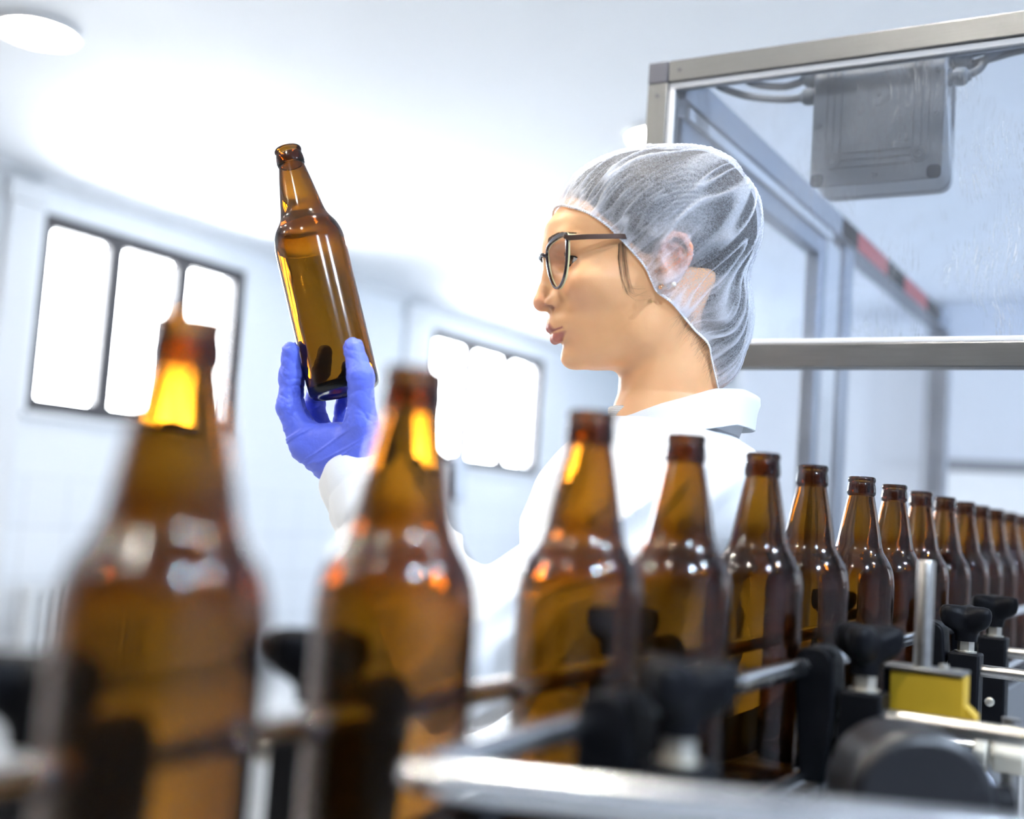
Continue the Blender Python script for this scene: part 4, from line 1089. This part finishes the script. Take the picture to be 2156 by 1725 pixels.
# loose wisps: by the ear and on the nape
m = MB(); rw = random.Random(9)
def on_skin(f, u, e): return (f, skin_l(f, u)+e, u)
for k in range(30):
    o1, o2, o3 = rw.uniform(-5, 5), rw.uniform(-4, 4), rw.uniform(0, 1)
    base = [(46+o1*.6, 7-o1), (43.5+o1, -12), (40.5+o1+o2*.4, -28+o2), (35+o1+o2, -42+o2), (26+o1*1.2+o2, -48+o2*1.5+o3*6), (16+o2*1.5, -42+o2*1.5)]
    base = base[:rw.choice([4, 4, 5, 6])]
    hair_tube(m, [on_skin(f_, u_, .5+.5*o3) for f_, u_ in base], .085, .03, 4)
for k in range(170):
    t = rw.random(); f_ = np.interp(t, [0,.5,1], [-20,-44,-62]); u_ = np.interp(t, [0,.5,1], [-60,-78,-112])+2
    ln = rw.uniform(10, 24)*(1-.35*t); a = rw.uniform(.55, 1.25)
    pts = [(f_-6, u_+5), (f_, u_), (f_+ln*.5*math.cos(a), u_-ln*.5*math.sin(a)), (f_+ln*math.cos(a)*.9, u_-ln*math.sin(a))]
    hair_tube(m, [on_skin(x, y, .35) for x, y in pts], .075, .02, 4)
m.build('wisp', M['browhair'] if False else M['lash'], hair, angle=180)

# earrings
M['pearl'] = mat('pearl', (.8,.8,.76), .2, coat=.6); M['gold'] = mat('rose_gold', (.8,.45,.25), .25, 1.)
MB().sphere(W1(-4,84,-36), .0024).build('earring', M['pearl'], woman); MB().sphere(W1(8,80,-39), .002).build('earring', M['gold'], woman); MB().sphere(W1(2,82,-38), .0013).build('earring', M['rod'], woman)

# glasses
M['acetate'] = mat('dark_tortoise_acetate', (.022,.010,.012), .15, coat=.8, noise=.6, nscale=90)
M['acetback'] = mat('cream_acetate', (.72,.66,.36), .2, coat=.5)
M['temple'] = mat('brown_metal_temple', (.075,.040,.028), .35, .5)
lens = bpy.data.materials.new('spectacle_lens'); lens.use_nodes = True; nt = lens.node_tree; nt.nodes.remove(nt.nodes['Principled BSDF'])
tr = nt.nodes.new('ShaderNodeBsdfTransparent'); tr.inputs[0].default_value = (.97,.95,.98,1); gs = nt.nodes.new('ShaderNodeBsdfGlossy'); gs.inputs['Roughness'].default_value = .0; gs.inputs[0].default_value = (.86,.80,1,1)
ms = nt.nodes.new('ShaderNodeMixShader'); ms.inputs[0].default_value = .018
nt.links.new(tr.outputs[0], ms.inputs[1]); nt.links.new(gs.outputs[0], ms.inputs[2]); nt.links.new(ms.outputs[0], nt.nodes['Material Output'].inputs[0]); M['lens'] = lens
gls = MB()
RIM = [(12.5,-13,0),(13.5,-3,0),(20,3.2,.3),(33,6.2,1),(48,7.6,1.4),(60,7.8,1.6),(65,6,1.6),(65.3,1.0,1.2),(63.5,-9,.6),(60,-21,.2),(53,-33,0),(43,-39.8,0),(33,-40.2,0),(24,-34.5,0),(16.5,-25,0)]
def gf(l, u): return 112.2 - 11.5*(l/62)**2 + .17*(u+2)
rimc = closed_cr(RIM, 8)
gl_root = None
for s in (1, -1):
    m = MB(); front = [W1(gf(l, u), s*l, u) for l, u, t in rimc]
    N = len(rimc); vs = []; fs = []; ms2 = []
    cen = np.array([38, -14.])
    # flattened oval section swept round the rim: dark front layer, cream back layer
    for (mi, f0_, f1_) in ((0, .9, -1.5), (1, -1.5, -3.3)):
        b = len(vs)
        for l, u, t in rimc:
            d2 = np.array([l, u])-cen; d2 /= np.linalg.norm(d2)
            wd_ = 1.35 + .95*t
            for (df_, o) in ((f0_, -.75), (f0_, .75), (f1_, .75+.25), (f1_, -.75-.25)) if mi == 0 else ((f0_, -1), (f0_, 1), (f1_, .8), (f1_, -.8)):
                x, y = np.array([l, u]) + d2*wd_*o
                vs.append(W1(gf(l, u)+df_, s*x, y))
        for i in range(N):
            j = (i+1) % N
            for k in range(4): fs.append((b+i*4+k, b+i*4+(k+1) % 4, b+j*4+(k+1) % 4, b+j*4+k)); ms2.append(mi)
    m.v = [tuple(v) for v in vs]; m.f = fs; m.m = ms2
    if gl_root is None:
        gl_root = m.build('glasses', [M['acetate'], M['acetback']], woman, bevel=.0004, angle=50)
    else: m.build('rim', [M['acetate'], M['acetback']], gl_root, bevel=.0004, angle=50)
    m = MB(); lv = [W1(gf(38,-14)-.8, s*38, -14)]
    for rr_ in (.5, .97):
        lv += [W1(gf(38+(l-38)*rr_, -14+(u+14)*rr_)-.8, s*(38+(l-38)*rr_), -14+(u+14)*rr_) for l, u, t in rimc]
    fs = [(0, 1+i, 1+(i+1) % N) for i in range(N)] + [(1+i, 1+N+i, 1+N+(i+1) % N, 1+(i+1) % N) for i in range(N)]
    m.add(lv, fs); m.build('lens', M['lens'], gl_root, angle=180)
    m = MB()
    tp = [(103.3,66.6,4.6,2.0),(98,68.6,3.2,2.6),(80,70.5,5.5,2.5),(50,71.8,8.6,2.5),(42,70,9.4,2.4),(30,66,10.5,2.2),(-4,64,13,2.0),(-14,64,7,2.0),(-22,64,-8,1.6)]
    tp = [(a, b_, c_, d_) for a, b_, c_, d_ in tp]
    vs = []; fs = []
    for i, (f_, l_, u_, h_) in enumerate(tp):
        for (dl, du) in ((-.7,-h_),(.7,-h_),(.7,h_),(-.7,h_)): vs.append(W1(f_, s*(l_+dl), u_+du))
        if i:
            for k in range(4): fs.append(((i-1)*4+k, (i-1)*4+(k+1) % 4, i*4+(k+1) % 4, i*4+k))
    fs += [(0,1,2,3), tuple(len(vs)-4+k for k in (3,2,1,0))]
    m.add(vs, fs); m.build('temple', M['temple'], gl_root, bevel=.0003, angle=30)
    MB().add([W1(gf(64,5)+a, s*(64.4+b_), 4.8+c_) for c_ in (-2.6, 2.6) for a, b_ in ((-1.5,-1.0),(-1.5,2.6),(-9.5,4.4),(-9.5,2.6))], [(0,3,2,1),(4,5,6,7),(0,1,5,4),(1,2,6,5),(2,3,7,6),(3,0,4,7)]).build('hinge', M['acetback'], gl_root, bevel=.0005)
    m = MB(); m.sphere(W1(105.5, s*10.5, -18), .0034, 12, 8, s=(.5,.6,1.2)); m.tube([W1(108.5, s*12.2, -12), W1(105.6, s*11, -15)], .0006, 6); m.build('nose_pad', M['lens'], gl_root)
MB().tube([W1(gf(13, -5)-.5, 13.5, -5), W1(114.6, 8, -2.4), W1(115.4, 0, -1.6), W1(114.6, -8, -2.4), W1(gf(13, -5)-.5, -13.5, -5)], .0019, 10).build('bridge', M['acetate'], gl_root, angle=180)
gl_root['label'] = 'dark cat-eye glasses'
# ------------------------------------------------------------------ body under the clothes, coat, glove
HBm = HB                                     # base centre of the held bottle
def hw(x, y, z): return HBm + (EX*x + EY*y + EZ*z)*.001       # hand frame (mm) -> scene
def toHand(p): d = Vector(p)-HBm; return np.array((d.dot(EX), d.dot(EY), d.dot(EZ)))*1000
def headToScene(f, l, u): return HO + (HF*f + HL*l + Vector((0,0,u)))*.001
SL = (-38., 104, -238); EL = tuple(loc(at(985, 1395, 1.05)))
WR = loc(hw(14, -80, 0)); WR = tuple(WR)
WE = tuple(np.array(WR) + (np.array(WR)-np.array(EL))/np.linalg.norm(np.array(WR)-np.array(EL))*2)
fd = (np.array(WR)-np.array(EL)); fd /= np.linalg.norm(fd)
def body_field(P):
    F, L_, U = P; l = np.abs(L_); Q_ = (F, l, U)
    d = ell(P, (-10,0,-320), (84,116,140)); d = smin(d, cap(Q_, (-46,0,-222), (-40,106,-254), 44, 40), 30)
    d = smin(d, ell(P, (-10,0,-560), (82,98,190)), 60)
    d = smin(d, cap(P, (-26,0,-130), (-34,0,-222), 43, 46), 20)
    d = smin(d, cap(Q_, (-12,72,-640), (0,78,-960), 74, 50), 30); d = smin(d, cap(Q_, (0,78,-960), (-14,80,-1350), 48, 32), 14)
    d = smin(d, cap(Q_, (-18,82,-1385), (110,92,-1410), 30, 24), 18)
    d = smin(d, cap(P, SL, EL, 44, 36), 15); d = smin(d, cap(P, EL, tuple(np.array(WR)-fd*30), 35, 25), 8)
    SR, ER, WR2 = (-34,-118,-230), (-20,-165,-490), (60,-150,-690)
    d = smin(d, cap(P, SR, ER, 44, 34), 15); d = smin(d, cap(P, ER, WR2, 33, 24), 8)
    d = smin(d, cap(P, WR2, (92,-142,-765), 24, 26), 8)
    for k in range(4): d = smin(d, chain(P, [(88+k*4,-160+k*12,-770),(98+k*4,-160+k*12,-805),(96+k*4,-158+k*12,-835)], [9.5,8.5,7]), 4)
    d = smin(d, chain(P, [(80,-128,-735),(104,-118,-765),(112,-118,-792)], [11,10,8]), 5)
    return d
g = Grid((-150,-230,-1450), (330,200,-140), 8.0)
Vb, Qb = surface_nets(body_field(g.P), g.lo, g.h)
V = np.vstack([HEADV, Vb]); Q = np.vstack([HEADQ, Qb+len(HEADV)])
z_ = np.zeros(len(Vb))
np_mesh('body', toW(V), Q, M['skin'], woman, {k: np.concatenate([a, z_]) for k, a in HEADATTR.items()})

M['coat'] = mat('white_cotton', (.74,.75,.765), .8, bump=.12, bscale=700, sheen=.2)
M['knit'] = mat('white_knit', (.76,.77,.77), .9)
M['trousers'] = mat('white_trousers', (.70,.71,.72), .85)
M['shoe'] = mat('white_clog', (.72,.72,.72), .5)
def folds(P, a, seed):
    F, l, U = P
    w_ = .62*F + .78*U; v_ = -.78*F + .62*U
    n_ = vnoise((w_, v_, l), (30, 150, 80), seed); n2_ = vnoise((w_, v_, l), (15, 90, 45), seed+1)
    return a*(1-2*np.abs(n_))*.9 + a*.35*n2_
def coat_field(P):
    F, L_, U = P; l = np.abs(L_); Q_ = (F, l, U)
    t = ell(P, (0,0,-320), (108,132,168)); t = smin(t, cap(Q_, (-48,0,-213), (-44,118,-246), 54, 50), 36)
    t = smin(t, ell(P, (30,0,-278), (72,95,80)), 40)
    t = smin(t, ell(P, (0,0,-560), (98,108,250)), 80)
    t = smin(t, ell(P, (-45,0,-196), (58,58,30)), 16)
    t = smin(t, cap(P, (-34,-122,-232), (-20,-172,-490), 60, 50), 20); t = smin(t, cap(P, (-20,-172,-490), (55,-155,-680), 50, 40), 10)
    a = cap(P, SL, EL, 60, 57); a = smin(a, cap(P, EL, WR, 57, 44), 14)
    t = smin(t, a, 22)
    t = t - folds(P, 5.5, 40)
    # placket ridge and the open cuff
    pl_ = (F-WR[0])*fd[0] + (L_-WR[1])*fd[1] + (U-WR[2])*fd[2]
    nearw = np.sqrt((F-WR[0])**2+(L_-WR[1])**2+(U-WR[2])**2) < 130
    wav = 3*vnoise(P, (25, 25, 25), 60)
    t = np.where(nearw, smax(t, pl_+30+wav*0, 3), t)
    return t
g = Grid((-150,-250,-640), (345,195,-140), 3.0)
T_ = coat_field(g.P)
T_ = smax(T_, -ell(g.P, (-24,0,-135), (56,54,50)), 4)
T_ = smax(T_, -622 - g.P[2], 2)
Vc, Qc = surface_nets(T_, g.lo, g.h); del T_
g = Grid((-170,-230,-1010), (170,230,-600), 9.0)
def skirt(P):
    d = np.sqrt((P[0]/(98+(-600-P[2])*.08))**2+(P[1]/(112+(-600-P[2])*.02))**2+1e-9); d = (d-1)*125
    return smax(smax(d - folds(P, 6, 70), -1000-P[2], 4), P[2]+606, 4)
Vs, Qs = surface_nets(skirt(g.P), g.lo, g.h)
Vall = np.vstack([Vc, Vs]); Qall = np.vstack([Qc, Qs+len(Vc)])
coat = np_mesh('lab_coat', toW(Vall), Qall, M['coat'], woman)
# collar: stand and turned-down leaf
NA = 144; vs = []; fs = []
prof_n = 9
for i in range(NA):
    th = 2*math.pi*i/NA; c_, s_ = math.cos(th), math.sin(th)
    top = np.interp(c_, [-1,-.6,-.2,.15,.45,.75,1], [-131,-127,-130,-140,-148,-158,-166])
    bot = np.interp(c_, [-1,-.5,0,.4,.8,1], [-165,-163,-172,-181,-192,-196])
    rf = np.interp(c_, [-1,0,1], [76,76,76]); rl_ = 60
    wob = 1.2*math.sin(3*th+1)+.8*math.sin(7*th)
    def pt(k, u): return W1(-41+(rf+k+wob)*c_, (rl_+k+wob)*s_, u)
    mid = (top+bot)/2
    bk = max(0, -c_)*9
    ring_ = [pt(-9-bk, bot-14), pt(-5-bk*.5, mid-4), pt(-2, top-4), pt(-.5, top-.8), pt(1.5, top), pt(3.0, top-1.2), pt(4.5-bk*.1, top-8), pt(7-bk*.7, mid), pt(10-bk*1.2, bot), pt(8.5-bk*1.2, bot-.6), pt(4-bk, mid-3)]
    vs += ring_
K = 11
for i in range(NA):
    j = (i+1) % NA
    for k in range(K-1): fs.append((i*K+k, j*K+k, j*K+k+1, i*K+k+1))
mb = MB().add(vs, fs); mb.build('collar', M['coat'], coat, angle=60)
# sleeve cuff: a turned hem, open at the hand
CA = fd; c1 = np.cross(CA, (0,0,1.)); c1 /= np.linalg.norm(c1); c2 = np.cross(c1, CA)
vs = []; fs = []; NC = 96; prof_c = [(-62,44.5),(-52,45.8),(-40,45.2),(-30,44.6),(-28,43.9),(-26,44.6),(-12,44),(-2,43),(0,42),(-1.5,40.8),(-14,40.2),(-34,39.5)]
for i in range(NC):
    th = 2*math.pi*i/NC
    for k, (a_, r_) in enumerate(prof_c):
        wv_ = 1.6*math.sin(2*th+.8)+1.1*math.sin(5*th+a_*.05)+.5*math.sin(11*th+a_*.12)
        p_ = np.array(WR) + CA*(a_ + 2.2*math.sin(2*th+2)*(1 if a_ > -20 else .3)) + (c1*math.cos(th) + c2*math.sin(th))*(r_+wv_)
        vs.append(W1(*p_))
KC = len(prof_c)
for i in range(NC):
    j = (i+1) % NC
    for k in range(KC-1): fs.append((i*KC+k, j*KC+k, j*KC+k+1, i*KC+k+1))
MB().add(vs, fs).build('cuff', M['coat'], coat, angle=70)
# ribbed shirt neck inside
vs = []; fs = []
for i in range(NA):
    th = 2*math.pi*i/NA; c_, s_ = math.cos(th), math.sin(th)
    for k, (rr_, uu_) in enumerate(((58.5,-192),(57.2,-178),(56.4,-166),(56.2,-158),(56.6,-152.5),(55.6,-151),(54.6,-153),(54.2,-168))):
        u_ = uu_ + (0 if k in (0,) else np.interp(c_, [-1,.2,1], [0,0,1]))
        vs.append(W1(-26+(rr_+4.5*max(0,c_))*c_, (rr_-5)*s_, u_))
for i in range(NA):
    j = (i+1) % NA
    for k in range(7): fs.append((i*8+k, j*8+k, j*8+k+1, i*8+k+1))
kn = M['knit']; nt = kn.node_tree; pb = nt.nodes['Principled BSDF']
tc = nt.nodes.new('ShaderNodeTexCoord'); wv = nt.nodes.new('ShaderNodeTexWave'); wv.bands_direction = 'Z'; wv.inputs['Scale'].default_value = 190; wv.inputs['Distortion'].default_value = .2
nt.links.new(tc.outputs['Object'], wv.inputs['Vector']); bp = nt.nodes.new('ShaderNodeBump'); bp.inputs['Strength'].default_value = .8; bp.inputs['Distance'].default_value = .0008
nt.links.new(wv.outputs['Fac'], bp.inputs['Height']); nt.links.new(bp.outputs['Normal'], pb.inputs['Normal'])
MB().add(vs, fs).build('knit_collar', M['knit'], woman, angle=180)
# trousers and shoes (below the coat)
g = Grid((-110,-180,-1420), (130,180,-880), 9.0)
l_ = np.abs(g.P[1]); d = smin(cap((g.P[0], l_, g.P[2]), (0,78,-940), (-14,80,-1380), 66, 52), cap((g.P[0], l_, g.P[2]), (0,40,-900), (0,78,-960), 66, 66), 20)
d = smax(d, -1385-g.P[2], 3)
Vt, Qt = surface_nets(d, g.lo, g.h); np_mesh('trousers', toW(Vt), Qt, M['trousers'], woman)
for s in (1, -1):
    g = Grid((-80,s*86-60,-1447), (170,s*86+60,-1370), 5.0)
    d = chain(g.P, [(-30,s*82,-1408),(30,s*86,-1406),(105,s*94,-1416)], [36,38,32], 10); d = smax(d, -1445.5-g.P[2], 3)
    Vt, Qt = surface_nets(d, g.lo, g.h); np_mesh('shoe', toW(Vt), Qt, M['shoe'], woman)

# ------------------------------------------------------------------ glove on the raised hand
ax_ = np.array([HA.dot(EX), HA.dot(EY), HA.dot(EZ)])
e1 = np.array([1.,0,0]) - ax_*ax_[0]; e1 /= np.linalg.norm(e1); e2 = np.cross(e1, ax_); e2 = e2 if e2[2] > 0 else -e2
def cy(phi, h, R): a = math.radians(phi); return tuple(ax_*h + R*(math.cos(a)*e1 + math.sin(a)*e2))
fdh = toHand(headToScene(*WR)) - toHand(headToScene(*EL)); fdh /= np.linalg.norm(fdh)
wrh = np.array([14., -80, 0])
FING = {'index': ([(-40,-50,10), cy(171,-2,57.5), cy(166,27,49.5), cy(155,50,45.0)], [14.5,11.6,10.4,8.8]),
        'middle': ([(-38,-48,-12), cy(188,2,56.5), cy(196,34,48), cy(207,57,45.2)], [14,11.4,10.2,8.8]),
        'ring': ([(-28,-46,-32), cy(224,0,54), cy(238,32,47.5), cy(249,52,44.8)], [13,10.8,9.8,8.4]),
        'little': ([(-10,-48,-44), cy(259,-8,52), cy(270,14,46), cy(277,32,44)], [12,9.6,8.8,7.6])}
THUMB = ([(20,-66,18),(20.5,-30,34), cy(63,4,49.5), cy(62,33,46.6)], [20,14.8,11.8,10.2])
def glove_field(P):
    d = None
    for nm, (pts, rs) in FING.items():
        e = chain(P, pts, rs, 5); d = e if d is None else smin(d, e, 4)
    th = chain(P, *THUMB, 7)
    pm = ell(P, (-6,-58,-2), (41,25,30))
    pm = smin(pm, cap(P, (-34,-52,6), (10,-58,16), 14, 18), 12)
    pm = smin(pm, cap(P, (-26,-52,-28), (10,-66,-18), 14, 18), 12)
    pm = smin(pm, cap(P, (-2,-64,0), tuple(wrh), 30, 27), 14)
    pm = smin(pm, cap(P, tuple(wrh), tuple(wrh - fdh*42), 26.5, 27), 10)
    pm = smin(pm, cap(P, (-27,-43,14), (10,-43,26), 9, 11), 10)
    d = smin(d, pm, 12); d = smin(d, th, 11)
    d = smin(d, ell(P, (22,-48,20), (13,20,15)), 12)
    # creases of the thin latex
    X, Y, Z = P
    up_ = np.clip((Y+42)/20, 0, 1)
    n_ = vnoise((X+.5*Y, Y-.3*X, Z), (13, 6.5, 11), 80); n2_ = vnoise((X-.6*Y, Y+.6*X, Z), (16, 5, 12), 81)
    d = d + up_*(.9*(np.exp(-(n_/.2)**2)) + .6*np.exp(-(n2_/.16)**2) - .5)*.85
    n3_ = vnoise((X*.85+Y*.5, Y*.85-X*.5, Z), (46, 5.5, 26), 82)
    d = d - (1-up_)*1.25*np.exp(-(n3_/.16)**2)
    # never inside the bottle
    h_ = X*ax_[0]+Y*ax_[1]+Z*ax_[2]; rx = np.sqrt(np.maximum((X-h_*ax_[0])**2+(Y-h_*ax_[1])**2+(Z-h_*ax_[2])**2, 1e-6))
    d = smax(d, np.minimum(36.3-rx, h_+.4), 1.0)
    return d
g = Grid((-78,-135,-70), (62,72,64), 1.05)
D = glove_field(g.P); Vg, Qg = surface_nets(D, g.lo, g.h); del D
A_ = np.array([list(EX), list(EY), list(EZ)])*.001
Wg = Vg @ A_ + np.array(HBm) - np.array((PX, PY, 0))
gm = mat('blue_nitrile', (.13,.18,.80), .42, noise=.10, nscale=30, bump=.4, bscale=130, spec=.4); M['glove'] = gm
np_mesh('glove', Wg, Qg, M['glove'], woman)['label'] = 'periwinkle blue disposable glove'
bpy.context.view_layer.update()
